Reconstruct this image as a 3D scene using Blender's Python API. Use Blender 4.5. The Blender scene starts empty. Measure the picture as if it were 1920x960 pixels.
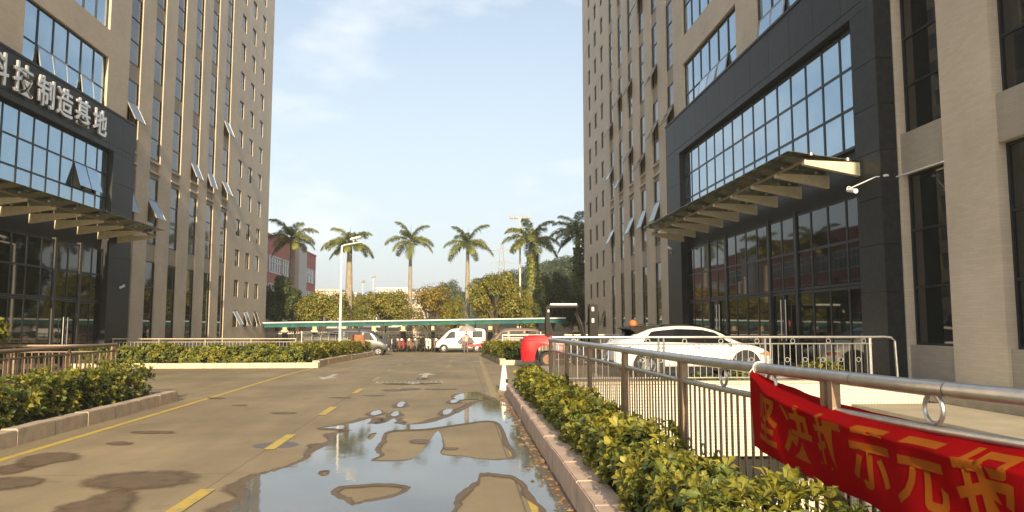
import bpy, bmesh, math, random
import numpy as np
from mathutils import Vector, Matrix
from mathutils.geometry import tessellate_polygon
R = math.radians
rng = np.random.default_rng(7); random.seed(7)
scene = bpy.context.scene
COL = scene.collection

# ---------------------------------------------------------------- camera, sky, sun, exposure
FPX = 1380.0; PITCH = math.atan(127/FPX); YAW = math.atan(96*math.cos(PITCH)/FPX); EYE = 1.7
cam = bpy.data.cameras.new('camera'); cam.sensor_width = 36; cam.lens = 36*FPX/1920
cam.clip_start = .05; cam.clip_end = 3000
camo = bpy.data.objects.new('camera', cam); COL.objects.link(camo)
camo.location = (0, 0, EYE); camo.rotation_euler = (math.pi/2+PITCH, 0, -YAW)
scene.camera = camo
SUN_EL, SUN_AZ = R(19), R(2.2)          # sun behind the viewer, a touch to the right
w = bpy.data.worlds.new('World'); scene.world = w; w.use_nodes = True
nt = w.node_tree; nt.nodes.clear()
sky = nt.nodes.new('ShaderNodeTexSky'); sky.sky_type = 'NISHITA'; sky.sun_disc = False
sky.sun_elevation = SUN_EL; sky.sun_rotation = math.pi-SUN_AZ
sky.air_density = 1.0; sky.dust_density = 2.6; sky.ozone_density = 1.6
bg = nt.nodes.new('ShaderNodeBackground'); bg.inputs[1].default_value = .115
wo = nt.nodes.new('ShaderNodeOutputWorld')
tc = nt.nodes.new('ShaderNodeTexCoord'); mp = nt.nodes.new('ShaderNodeMapping'); mp.inputs[3].default_value = (1.6, 1.6, 4.5)
mp.inputs[1].default_value = (.35, 0, .1)
nz = nt.nodes.new('ShaderNodeTexNoise'); nz.inputs['Scale'].default_value = 2.2; nz.inputs['Detail'].default_value = 6
nz.inputs['Roughness'].default_value = .55
cr = nt.nodes.new('ShaderNodeValToRGB'); cr.color_ramp.elements[0].position = .52; cr.color_ramp.elements[1].position = .78
cr.color_ramp.elements[1].color = (.8, .8, .8, 1)
mx = nt.nodes.new('ShaderNodeMix'); mx.data_type = 'RGBA'
mx.inputs[7].default_value = (6.3, 6.35, 6.4, 1)
nt.links.new(tc.outputs['Generated'], mp.inputs[0]); nt.links.new(mp.outputs[0], nz.inputs['Vector'])
nt.links.new(nz.outputs[0], cr.inputs[0]); nt.links.new(cr.outputs[0], mx.inputs[0])
# humid haze: the whole dome is milky, most of all low down
sx = nt.nodes.new('ShaderNodeSeparateXYZ'); hz = nt.nodes.new('ShaderNodeMapRange'); hz.inputs[1].default_value = 0; hz.inputs[2].default_value = .42
hz.inputs[3].default_value = .86; hz.inputs[4].default_value = .40; hm = nt.nodes.new('ShaderNodeMix'); hm.data_type = 'RGBA'; hm.inputs[7].default_value = (4.75, 5.3, 5.5, 1)
nt.links.new(tc.outputs['Generated'], sx.inputs[0]); nt.links.new(sx.outputs['Z'], hz.inputs[0]); nt.links.new(hz.outputs[0], hm.inputs[0])
nt.links.new(sky.outputs[0], hm.inputs[6]); nt.links.new(hm.outputs[2], mx.inputs[6]); nt.links.new(mx.outputs[2], bg.inputs[0]); nt.links.new(bg.outputs[0], wo.inputs[0])
sl = bpy.data.lights.new('sun', 'SUN'); sl.energy = 4.9; sl.angle = R(.6); sl.color = (1, .80, .52)
so = bpy.data.objects.new('sun', sl); COL.objects.link(so)
sd = Vector((-math.sin(SUN_AZ)*math.cos(SUN_EL), math.cos(SUN_AZ)*math.cos(SUN_EL), -math.sin(SUN_EL)))
so.rotation_euler = sd.to_track_quat('-Z', 'Y').to_euler(); so.location = (3, -20, 20)
vs = scene.view_settings; vs.view_transform = 'Standard'; vs.look = 'None'; vs.gamma = 1; vs.exposure = .82
vs.use_curve_mapping = False
scene.cycles.max_bounces = 8; scene.cycles.transparent_max_bounces = 16

# ---------------------------------------------------------------- pixel helper (photo 1920x960 -> point on a plane)
_F = Vector((math.sin(YAW)*math.cos(PITCH), math.cos(YAW)*math.cos(PITCH), math.sin(PITCH)))
_Rv = Vector((math.cos(YAW), -math.sin(YAW), 0)); _U = _Rv.cross(_F); _C = Vector((0, 0, EYE))
def ray(x, y): return _F+_Rv*((x-960)/FPX)-_U*((y-480)/FPX)
def onX(x, y, X): d = ray(x, y); return _C+d*(X/d.x)
def onY(x, y, Y): d = ray(x, y); return _C+d*(Y/d.y)
def onZ(x, y, Z=0): d = ray(x, y); return _C+d*((Z-EYE)/d.z)
def gz(y):                                # the road falls gently towards the far end
    t = min(1, max(0, (y-26)/30)); return -.45*t*t*(3-2*t)

# ---------------------------------------------------------------- materials
MATS = {}
def mat(name, col, rough=.6, metal=0, var=.12, scale=6, bump=0, bscale=40, ior=None, island=0, spec=None, col2=None, trans=0):
    if name in MATS: return MATS[name]
    m = bpy.data.materials.new(name); m.use_nodes = True; t = m.node_tree; b = t.nodes['Principled BSDF']
    b.inputs['Roughness'].default_value = rough; b.inputs['Metallic'].default_value = metal
    if ior: b.inputs['IOR'].default_value = ior
    if spec is not None: b.inputs['Specular IOR Level'].default_value = spec
    c = t.nodes.new('ShaderNodeTexCoord'); n = t.nodes.new('ShaderNodeTexNoise')
    n.inputs['Scale'].default_value = scale; n.inputs['Detail'].default_value = 5
    t.links.new(c.outputs['Object'], n.inputs['Vector'])
    r = t.nodes.new('ShaderNodeValToRGB'); r.color_ramp.elements[0].position = .3; r.color_ramp.elements[1].position = .7
    c2 = col2 or col
    r.color_ramp.elements[0].color = (*[max(0, v*(1-var)) for v in col], 1); r.color_ramp.elements[1].color = (*[min(1, v*(1+var)) for v in c2], 1)
    t.links.new(n.outputs[0], r.inputs[0]); out = r.outputs[0]
    if island:
        g = t.nodes.new('ShaderNodeNewGeometry'); mr = t.nodes.new('ShaderNodeMapRange')
        mr.inputs[3].default_value = 1-island; mr.inputs[4].default_value = 1+island
        t.links.new(g.outputs['Random Per Island'], mr.inputs[0])
        vm = t.nodes.new('ShaderNodeVectorMath'); vm.operation = 'SCALE'
        t.links.new(out, vm.inputs[0]); t.links.new(mr.outputs[0], vm.inputs['Scale']); out = vm.outputs[0]
    t.links.new(out, b.inputs['Base Color'])
    if bump:
        n2 = t.nodes.new('ShaderNodeTexNoise'); n2.inputs['Scale'].default_value = bscale; n2.inputs['Detail'].default_value = 4
        bp = t.nodes.new('ShaderNodeBump'); bp.inputs['Strength'].default_value = bump; bp.inputs['Distance'].default_value = .02
        t.links.new(c.outputs['Object'], n2.inputs['Vector']); t.links.new(n2.outputs[0], bp.inputs['Height']); t.links.new(bp.outputs[0], b.inputs['Normal'])
    if trans:
        tr = t.nodes.new('ShaderNodeBsdfTranslucent'); ms = t.nodes.new('ShaderNodeMixShader'); ms.inputs[0].default_value = trans
        t.links.new(out, tr.inputs[0]); o = t.nodes['Material Output']
        t.links.new(b.outputs[0], ms.inputs[1]); t.links.new(tr.outputs[0], ms.inputs[2]); t.links.new(ms.outputs[0], o.inputs[0])
    MATS[name] = m; return m

def tile_mat(name, col, grout, sx, sz, axis, offset=.5, rough=.5, var=.08, msize=.02):
    """small facing tiles too fine to model one by one: colour + fine relief"""
    if name in MATS: return MATS[name]
    m = bpy.data.materials.new(name); m.use_nodes = True; t = m.node_tree; b = t.nodes['Principled BSDF']
    b.inputs['Roughness'].default_value = rough
    c = t.nodes.new('ShaderNodeTexCoord'); s = t.nodes.new('ShaderNodeSeparateXYZ'); k = t.nodes.new('ShaderNodeCombineXYZ')
    t.links.new(c.outputs['Object'], s.inputs[0])
    ad = t.nodes.new('ShaderNodeMath'); ad.operation = 'ADD'
    t.links.new(s.outputs['X'], ad.inputs[0]); t.links.new(s.outputs['Y'], ad.inputs[1])
    t.links.new(ad.outputs[0], k.inputs[0]); t.links.new(s.outputs['Z'], k.inputs[1])
    br = t.nodes.new('ShaderNodeTexBrick'); br.offset = offset
    br.inputs['Scale'].default_value = 1; br.inputs['Brick Width'].default_value = sx; br.inputs['Row Height'].default_value = sz
    br.inputs['Mortar Size'].default_value = msize*sz; br.inputs['Mortar Smooth'].default_value = .2
    br.inputs['Color1'].default_value = (*[v*(1-var) for v in col], 1); br.inputs['Color2'].default_value = (*[v*(1+var) for v in col], 1)
    br.inputs['Mortar'].default_value = (*grout, 1)
    t.links.new(k.outputs[0], br.inputs['Vector'])
    n = t.nodes.new('ShaderNodeTexNoise'); n.inputs['Scale'].default_value = .7; n.inputs['Detail'].default_value = 6
    t.links.new(c.outputs['Object'], n.inputs['Vector'])
    mr = t.nodes.new('ShaderNodeMapRange'); mr.inputs[1].default_value = .3; mr.inputs[2].default_value = .7; mr.inputs[3].default_value = .9; mr.inputs[4].default_value = 1.08
    t.links.new(n.outputs[0], mr.inputs[0])
    vm = t.nodes.new('ShaderNodeVectorMath'); vm.operation = 'SCALE'
    t.links.new(br.outputs[0], vm.inputs[0]); t.links.new(mr.outputs[0], vm.inputs['Scale']); t.links.new(vm.outputs[0], b.inputs['Base Color'])
    bp = t.nodes.new('ShaderNodeBump'); bp.inputs['Strength'].default_value = .3; bp.inputs['Distance'].default_value = .01; bp.invert = True
    t.links.new(br.outputs['Fac'], bp.inputs['Height']); t.links.new(bp.outputs[0], b.inputs['Normal'])
    MATS[name] = m; return m

def glass_sheet(name, tint, refl=.35):
    m = bpy.data.materials.new(name); m.use_nodes = True; t = m.node_tree; t.nodes.clear()
    o = t.nodes.new('ShaderNodeOutputMaterial'); a = t.nodes.new('ShaderNodeBsdfTransparent'); a.inputs[0].default_value = (*tint, 1)
    g = t.nodes.new('ShaderNodeBsdfGlossy'); g.inputs['Roughness'].default_value = .08; g.inputs[0].default_value = (.8, .85, .8, 1)
    d = t.nodes.new('ShaderNodeBsdfDiffuse'); d.inputs[0].default_value = (.3, .32, .24, 1)
    n = t.nodes.new('ShaderNodeTexNoise'); n.inputs['Scale'].default_value = 5; n.inputs['Detail'].default_value = 5
    mr = t.nodes.new('ShaderNodeMapRange'); mr.inputs[1].default_value = .35; mr.inputs[2].default_value = .7; mr.inputs[3].default_value = .12; mr.inputs[4].default_value = .55
    x1 = t.nodes.new('ShaderNodeMixShader'); x2 = t.nodes.new('ShaderNodeMixShader'); f = t.nodes.new('ShaderNodeFresnel'); f.inputs[0].default_value = 1.5
    t.links.new(n.outputs[0], mr.inputs[0]); t.links.new(mr.outputs[0], x1.inputs[0]); t.links.new(a.outputs[0], x1.inputs[1]); t.links.new(d.outputs[0], x1.inputs[2])
    t.links.new(f.outputs[0], x2.inputs[0]); t.links.new(x1.outputs[0], x2.inputs[1]); t.links.new(g.outputs[0], x2.inputs[2]); t.links.new(x2.outputs[0], o.inputs[0])
    return m

M_wall = tile_mat('beige_facing_tile', (.60, .505, .385), (.52, .435, .33), .24, .06, 'Y', .5, .65, .05, .05)
M_span = tile_mat('grey_brown_facing_tile', (.38, .33, .265), (.32, .28, .22), .24, .06, 'Y', .5, .65, .05, .05)
M_granite = mat('dark_granite', (.020, .0215, .022), .5, 0, .3, 9, .05, 60, spec=.35)
M_granite2 = mat('dark_granite_b', (.025, .026, .026), .5, 0, .3, 9, .05, 60, spec=.35)
M_alu = mat('dark_aluminium', (.025, .03, .035), .4, .3, .15, 8)
M_glass_sky = mat('reflective_window_glass', (.33, .44, .53), .04, .86, .05, .8, .012, 1.3)
M_glass_mid = mat('tinted_window_glass', (.07, .08, .085), .05, .22, .2, .8, .012, 1.5, ior=1.75)
M_glass_dark = mat('clear_dark_glass', (.010, .012, .011), .03, 0, .3, .9, .012, 1.2, ior=1.62)
M_dark = mat('dark_interior', (.012, .012, .012), .8, 0, .2, 2)
M_canopy_glass = glass_sheet('dusty_canopy_glass', (.62, .68, .56))
M_cream_steel = mat('cream_painted_steel', (.62, .55, .38), .5, 0, .1, 7)
M_steel = mat('brushed_stainless', (.47, .47, .47), .34, .9, .12, 14, .04, 80)
M_steel_d = mat('shaded_stainless', (.27, .19, .125), .45, .4, .2, 14, .06, 60)  # brown of shade and warm reflections put into the steel colour
M_concrete_kerb = mat('kerb_concrete', (.47, .38, .29), .8, 0, .2, 5, .3, 45)
M_soil = mat('soil', (.05, .04, .028), .95, 0, .35, 10, .5, 30)
M_leafy = mat('hedge_leaf_yellow_green', (.215, .215, .03), .5, 0, .25, 3, island=.4, trans=.3, col2=(.25, .225, .03))
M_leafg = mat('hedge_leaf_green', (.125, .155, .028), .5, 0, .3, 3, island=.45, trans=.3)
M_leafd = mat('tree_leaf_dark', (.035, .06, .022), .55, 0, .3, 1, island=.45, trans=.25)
M_leafo = mat('tree_leaf_olive', (.22, .20, .035), .55, 0, .35, .8, island=.45, trans=.3, col2=(.28, .20, .035))
M_leafb = mat('tree_leaf_bright', (.19, .24, .04), .55, 0, .3, .8, island=.45, trans=.32, col2=(.25, .27, .04))
M_leafh = mat('tree_leaf_hill', (.12, .15, .06), .6, 0, .3, .5, island=.35, trans=.2)
M_palm = mat('palm_leaflet', (.15, .19, .055), .5, 0, .3, 1.5, island=.45, trans=.28, col2=(.21, .22, .05), spec=.3)
M_palmtrunk = mat('palm_bark', (.30, .26, .20), .85, 0, .25, 3, .3, 20)
M_shaft = mat('palm_crownshaft', (.12, .17, .05), .5, 0, .2, 3)
M_bark = mat('bark', (.10, .075, .05), .9, 0, .3, 6, .4, 25)
M_white = mat('white_paint', (.78, .77, .74), .4, 0, .05, 4)
M_black = mat('black_rubber', (.018, .018, .018), .75, 0, .2, 8)
M_blackp = mat('black_paint', (.013, .011, .009), .5, 0, .15, 6, spec=.2)
M_red = mat('red_paint', (.40, .003, .008), .35, 0, .08, 3, spec=.25)
M_chrome = mat('bright_metal', (.7, .7, .7), .2, 1, .05, 5)
M_teal = mat('teal_canvas', (.02, .13, .12), .7, 0, .25, 2, trans=.25)
M_brick = tile_mat('red_brick_facade', (.42, .13, .105), (.36, .17, .14), .3, .1, 'Y', .5, .8, .1, .08)
M_carwin = mat('car_window', (.012, .013, .015), .05, 0, .2, 2, ior=1.6)
M_whitecar = mat('white_car_paint', (.8, .79, .76), .25, 0, .02, 3, spec=.6)

# ---------------------------------------------------------------- mesh helpers
ORG = {}
def link(o, parent=None):
    COL.objects.link(o)
    if parent is not None: o.parent = parent
    return o
def props(o, label=None, cat=None, group=None, kind=None):
    if label: o['label'] = label
    if cat: o['category'] = cat
    if group: o['group'] = group
    if kind: o['kind'] = kind
    return o
def thing(name, label, cat, loc=(0, 0, 0), group=None, rz=0):
    o = bpy.data.objects.new(name, None); o.empty_display_size = .2; link(o)
    o.location = loc; o.rotation_euler = (0, 0, rz); ORG[o.name] = Vector(loc)
    return props(o, label, cat, group)
def inst(name, mesh, parent, loc, rot=None, scale=None):
    o = bpy.data.objects.new(name, mesh); link(o, parent); o.location = loc
    if rot is not None: o.rotation_euler = rot
    if scale is not None: o.scale = scale if hasattr(scale, '__len__') else (scale,)*3
    ORG[o.name] = ORG.get(parent.name, Vector((0, 0, 0))) if parent else Vector(loc)
    return o
def copy_tree(o, parent=None):
    c = o.copy(); COL.objects.link(c); c.parent = parent
    for ch in [x for x in KIDS.get(o.name, [])]: copy_tree(ch, c)
    return c
KIDS = {}
def index_kids():
    KIDS.clear()
    for o in COL.objects:
        if o.parent: KIDS.setdefault(o.parent.name, []).append(o)

class MB:
    def __init__(s): s.v = []; s.f = []; s.m = []; s.cm = 0
    def add(s, vs, fs):
        n = len(s.v); s.v += [tuple(p) for p in vs]; s.f += [tuple(n+i for i in q) for q in fs]; s.m += [s.cm]*len(fs); return s
    def box(s, x0, x1, y0, y1, z0, z1, bend=False):
        if x0 > x1: x0, x1 = x1, x0
        vs = [(x, y, z+(gz(y) if bend else 0)) for z in (z0, z1) for y in (y0, y1) for x in (x0, x1)]
        return s.add(vs, [(0, 2, 3, 1), (4, 5, 7, 6), (0, 1, 5, 4), (2, 6, 7, 3), (0, 4, 6, 2), (1, 3, 7, 5)])
    def cbox(s, c, d): return s.box(c[0]-d[0]/2, c[0]+d[0]/2, c[1]-d[1]/2, c[1]+d[1]/2, c[2]-d[2]/2, c[2]+d[2]/2)
    def tube(s, pts, r, n=8, cap=True):
        pts = [Vector(p) for p in pts]; rs = r if hasattr(r, '__len__') else [r]*len(pts); rings = []; up = Vector((0, 0, 1))
        for i, p in enumerate(pts):
            a = pts[max(0, i-1)]; b = pts[min(len(pts)-1, i+1)]; d = (b-a).normalized()
            u = d.cross(up if abs(d.z) < .95 else Vector((0, 1, 0))).normalized(); q = u.cross(d)
            rings.append([p+(u*math.cos(2*math.pi*k/n)+q*math.sin(2*math.pi*k/n))*rs[i] for k in range(n)])
        vs = [p for rg in rings for p in rg]; fs = []
        for i in range(len(pts)-1):
            for k in range(n): k2 = (k+1) % n; fs.append((i*n+k2, i*n+k, (i+1)*n+k, (i+1)*n+k2))
        if cap: fs.append(tuple(range(n))); fs.append(tuple((len(pts)-1)*n+k for k in reversed(range(n))))
        return s.add(vs, fs)
    def ring(s, c, rad, r, normal='Y', n=18, k=6):
        vs = []; fs = []
        for i in range(n):
            a = 2*math.pi*i/n
            for j in range(k):
                b = 2*math.pi*j/k; q = rad+r*math.cos(b); h = r*math.sin(b)
                e = (q*math.cos(a), h, q*math.sin(a)) if normal == 'Y' else ((h, q*math.cos(a), q*math.sin(a)) if normal == 'X' else (q*math.cos(a), q*math.sin(a), h))
                vs.append((c[0]+e[0], c[1]+e[1], c[2]+e[2]))
        for i in range(n):
            for j in range(k): fs.append((i*k+j, ((i+1) % n)*k+j, ((i+1) % n)*k+(j+1) % k, i*k+(j+1) % k))
        return s.add(vs, fs)
    def lathe(s, prof, c=(0, 0, 0), n=16, axis='Z'):
        vs = []; fs = []
        for r, h in prof:
            for k in range(n):
                a = 2*math.pi*k/n; x, y = r*math.cos(a), r*math.sin(a)
                e = (x, y, h) if axis == 'Z' else ((x, h, y) if axis == 'Y' else (h, x, y))
                vs.append((c[0]+e[0], c[1]+e[1], c[2]+e[2]))
        for i in range(len(prof)-1):
            for k in range(n): fs.append((i*n+k, i*n+(k+1) % n, (i+1)*n+(k+1) % n, (i+1)*n+k))
        fs.append(tuple(reversed(range(n)))); fs.append(tuple((len(prof)-1)*n+k for k in range(n)))
        return s.add(vs, fs)
    def prism(s, poly, axis, a0, a1):
        n = len(poly)
        def P(p, a): return (a, p[0], p[1]) if axis == 'X' else ((p[0], a, p[1]) if axis == 'Y' else (p[0], p[1], a))
        vs = [P(p, a0) for p in poly]+[P(p, a1) for p in poly]
        fs = [tuple(range(n)), tuple(n+i for i in reversed(range(n)))]+[(i, n+i, n+(i+1) % n, (i+1) % n) for i in range(n)]
        return s.add(vs, fs)
    def mesh(s, name, mats, org=(0, 0, 0), smooth=False, bevel=0, fixn=True):
        me = bpy.data.meshes.new(name); o = Vector(org)
        me.from_pydata([tuple(Vector(p)-o) for p in s.v], [], s.f)
        mats = mats if isinstance(mats, (list, tuple)) else [mats]
        for mm in mats: me.materials.append(mm)
        if len(mats) > 1: me.polygons.foreach_set('material_index', s.m)
        if fixn or bevel:
            bm = bmesh.new(); bm.from_mesh(me)
            if fixn: bmesh.ops.recalc_face_normals(bm, faces=bm.faces)
            if bevel:
                bmesh.ops.bevel(bm, geom=[e for e in bm.edges if e.calc_face_angle(0) > .5], offset=bevel, segments=2, affect='EDGES', clamp_overlap=True)
            bm.to_mesh(me); bm.free()
        if smooth:
            me.polygons.foreach_set('use_smooth', [True]*len(me.polygons))
            if smooth != 'all': me.set_sharp_from_angle(angle=R(40))
        me.update(); return me
    def build(s, name, mats, parent=None, smooth=False, bevel=0, org=None, fixn=True):
        o0 = org if org is not None else (ORG.get(parent.name, Vector((0, 0, 0))) if parent else Vector((0, 0, 0)))
        me = s.mesh(name, mats, o0, smooth, bevel, fixn)
        o = bpy.data.objects.new(name, me); link(o, parent)
        if parent is None: o.location = o0
        ORG[o.name] = Vector(o0); return o

def np_mesh(name, verts, faces, mats, midx=None, smooth=False):
    verts = np.asarray(verts, dtype=np.float32).reshape(-1, 3); faces = np.asarray(faces, dtype=np.int32); k = faces.shape[1]
    me = bpy.data.meshes.new(name); me.vertices.add(len(verts)); me.vertices.foreach_set('co', verts.ravel())
    me.loops.add(faces.size); me.loops.foreach_set('vertex_index', faces.ravel())
    me.polygons.add(len(faces)); me.polygons.foreach_set('loop_start', np.arange(0, faces.size, k, dtype=np.int32))
    for mm in (mats if isinstance(mats, (list, tuple)) else [mats]): me.materials.append(mm)
    if midx is not None: me.polygons.foreach_set('material_index', np.asarray(midx, dtype=np.int32))
    if smooth: me.polygons.foreach_set('use_smooth', np.ones(len(faces), dtype=bool))
    me.update(calc_edges=True); me.validate(); return me
def leaf_quads(c, nrm, size, asp=.5, fold=.15):
    """diamond leaves: base, side, tip, side"""
    c = np.asarray(c); N = len(c); nrm = nrm/np.linalg.norm(nrm, axis=1, keepdims=True)
    t = rng.normal(size=(N, 3)); t -= nrm*np.sum(t*nrm, axis=1, keepdims=True); t /= np.linalg.norm(t, axis=1, keepdims=True)
    b = np.cross(nrm, t); s = np.asarray(size).reshape(-1, 1)
    v = np.stack([c-t*s*.5, c+b*s*asp*.5+nrm*s*fold, c+t*s*.5, c-b*s*asp*.5+nrm*s*fold], axis=1)
    f = np.arange(4*N).reshape(N, 4); return v.reshape(-1, 3), f
# ---------------------------------------------------------------- ground, road
def road_material():
    m = bpy.data.materials.new('worn_concrete_road'); m.use_nodes = True; t = m.node_tree; b = t.nodes['Principled BSDF']
    c = t.nodes.new('ShaderNodeTexCoord'); L = t.links.new
    def noise(scale, det=5, rough=.6, mapscale=None):
        n = t.nodes.new('ShaderNodeTexNoise'); n.inputs['Scale'].default_value = scale; n.inputs['Detail'].default_value = det; n.inputs['Roughness'].default_value = rough
        if mapscale:
            p = t.nodes.new('ShaderNodeMapping'); p.inputs[3].default_value = mapscale; L(c.outputs['Object'], p.inputs[0]); L(p.outputs[0], n.inputs['Vector'])
        else: L(c.outputs['Object'], n.inputs['Vector'])
        return n
    def ramp(src, p0, p1, a, bb):
        r = t.nodes.new('ShaderNodeMapRange'); r.inputs[1].default_value = p0; r.inputs[2].default_value = p1; r.inputs[3].default_value = a; r.inputs[4].default_value = bb
        L(src, r.inputs[0]); return r.outputs[0]
    def mul(a, bb):
        k = t.nodes.new('ShaderNodeMath'); k.operation = 'MULTIPLY'; L(a, k.inputs[0]); L(bb, k.inputs[1]); return k.outputs[0]
    big = ramp(noise(.35, 6, .62).outputs[0], .33, .68, .74, 1.13)
    streak = ramp(noise(.8, 5, .6, (1.6, .22, 1)).outputs[0], .38, .66, .86, 1.07)
    fine = ramp(noise(55, 3).outputs[0], .3, .7, .9, 1.1)
    spots = ramp(noise(2.4, 4, .5).outputs[0], .64, .72, 1, .80)
    val = mul(mul(big, streak), mul(fine, spots))
    # slab joints
    br = t.nodes.new('ShaderNodeTexBrick'); br.offset = 0; br.inputs['Scale'].default_value = 1
    br.inputs['Brick Width'].default_value = 3.22; br.inputs['Row Height'].default_value = 5; br.inputs['Mortar Size'].default_value = .012; br.inputs['Mortar Smooth'].default_value = .3
    mp2 = t.nodes.new('ShaderNodeMapping'); mp2.inputs[1].default_value = (2.62, 1.2, 0); L(c.outputs['Object'], mp2.inputs[0]); L(mp2.outputs[0], br.inputs['Vector'])
    j = ramp(br.outputs['Fac'], 0, 1, 1, .62); val = mul(val, j)
    col = t.nodes.new('ShaderNodeVectorMath'); col.operation = 'SCALE'; col.inputs[0].default_value = (.285, .22, .128); L(val, col.inputs['Scale']); L(col.outputs[0], b.inputs['Base Color'])
    L(ramp(noise(1.2, 4).outputs[0], .3, .7, .62, .85), b.inputs['Roughness'])
    bp = t.nodes.new('ShaderNodeBump'); bp.inputs['Strength'].default_value = .25; bp.inputs['Distance'].default_value = .006
    L(noise(90, 4).outputs[0], bp.inputs['Height']); L(bp.outputs[0], b.inputs['Normal'])
    return m
M_road = road_material()
# main ground sheet, with the sunken light well left out
xs = [-1500, -300, -80, -30, -6.2, -2.6, 1.06, 1.6, 9.3, 30, 80, 300, 1500]
ys = [-200, -20, -3, 14.15]+list(np.linspace(18, 60, 22))+[80, 120, 200, 400, 1500]
g = MB()
for i in range(len(xs)-1):
    for j in range(len(ys)-1):
        if 1.55 < xs[i] < 9.2 and -3.1 < ys[j] < 14: continue
        q = [(xs[i], ys[j]), (xs[i+1], ys[j]), (xs[i+1], ys[j+1]), (xs[i], ys[j+1])]
        g.add([(x, y, gz(y)) for x, y in q], [(0, 1, 2, 3)])
props(g.build('ground', M_road), kind='structure')

def paint_mat(name, col, wear):
    m = bpy.data.materials.new(name); m.use_nodes = True; t = m.node_tree; b = t.nodes['Principled BSDF']; b.inputs['Roughness'].default_value = .65
    c = t.nodes.new('ShaderNodeTexCoord'); n = t.nodes.new('ShaderNodeTexNoise'); n.inputs['Scale'].default_value = 5; n.inputs['Detail'].default_value = 8; n.inputs['Roughness'].default_value = .7
    r = t.nodes.new('ShaderNodeValToRGB'); r.color_ramp.elements[0].position = wear-.06; r.color_ramp.elements[1].position = wear+.1
    r.color_ramp.elements[0].color = (.27, .215, .14, 1); r.color_ramp.elements[1].color = (*col, 1)
    t.links.new(c.outputs['Object'], n.inputs['Vector']); t.links.new(n.outputs[0], r.inputs[0]); t.links.new(r.outputs[0], b.inputs['Base Color'])
    return m
M_yellow = paint_mat('worn_yellow_road_paint', (.52, .37, .07), .38)
M_yellow2 = paint_mat('faded_yellow_road_paint', (.37, .28, .1), .46)
M_wpaint = paint_mat('worn_white_road_paint', (.55, .5, .42), .42)
def strip(name, pts, width, m, lift=.004):
    mb = MB(); P = [Vector((p[0], p[1], 0)) for p in pts]; vs = []
    dense = [P[0]]
    for a, b in zip(P, P[1:]):
        n = max(1, int((b-a).length/2)); dense += [a+(b-a)*k/n for k in range(1, n+1)]
    for i, p in enumerate(dense):
        d = (dense[min(i+1, len(dense)-1)]-dense[max(0, i-1)]).normalized(); s = Vector((d.y, -d.x, 0))*width/2
        for q in (p-s, p+s): vs.append((q.x, q.y, gz(q.y)+lift))
    mb.add(vs, [(2*i, 2*i+1, 2*i+3, 2*i+2) for i in range(len(dense)-1)])
    return props(mb.build(name, m, fixn=False), kind='structure')
strip('road_edge_line', [(-5.72, 3), (-5.74, 17), (-5.8, 25), (-5.55, 33), (-5.3, 50)], .13, M_yellow)
strip('road_edge_line', [(.72, 3), (.72, 13.4)], .14, M_yellow)
strip('road_edge_line', [(.80, 17.2), (.82, 22), (.95, 34), (1.2, 46)], .16, M_yellow2)
for k, y in enumerate([6.6, 10.35, 14.15, 18.4, 22.4, 26.5, 31, 36, 41]):
    strip('lane_dash', [(-2.58, y), (-2.58, y+(1.35 if k < 4 else 1.7))], .15, M_yellow if k < 4 else M_yellow2, .0085)
for y in (27.5, 33, 38.5): strip('lane_dash', [(-4.35, y), (-4.3, y+2.6)], .1, M_yellow2)
for y in (29, 35): strip('lane_dash', [(-.5, y), (-.45, y+3)], .16, M_yellow2)
def arrow(x, y, s=1, flip=1):
    mb = MB(); z = lambda yy: gz(yy)+.004
    pl = [(-.09, 0), (.09, 0), (.09, 1.4*s), (.33, 1.4*s), (0, 2.4*s), (-.33, 1.4*s), (-.09, 1.4*s)]
    mb.add([(x+a, y+b*flip, z(y+b*flip)) for a, b in pl], [tuple(range(7))]); return props(mb.build('lane_arrow', M_wpaint, fixn=False), kind='structure')
arrow(-1.15, 23.6, .95); arrow(-4.2, 25.5, 1.0, -1)
strip('road_marking', [(-.55, 44.5), (.55, 44.5)], .5, M_wpaint); strip('road_marking', [(-.1, 41.5), (.2, 41.5)], .3, M_wpaint)
strip('road_marking', [(.5, 36), (1.1, 35)], .25, M_wpaint); strip('road_marking', [(.75, 37), (.9, 37)], .3, M_wpaint)

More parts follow.
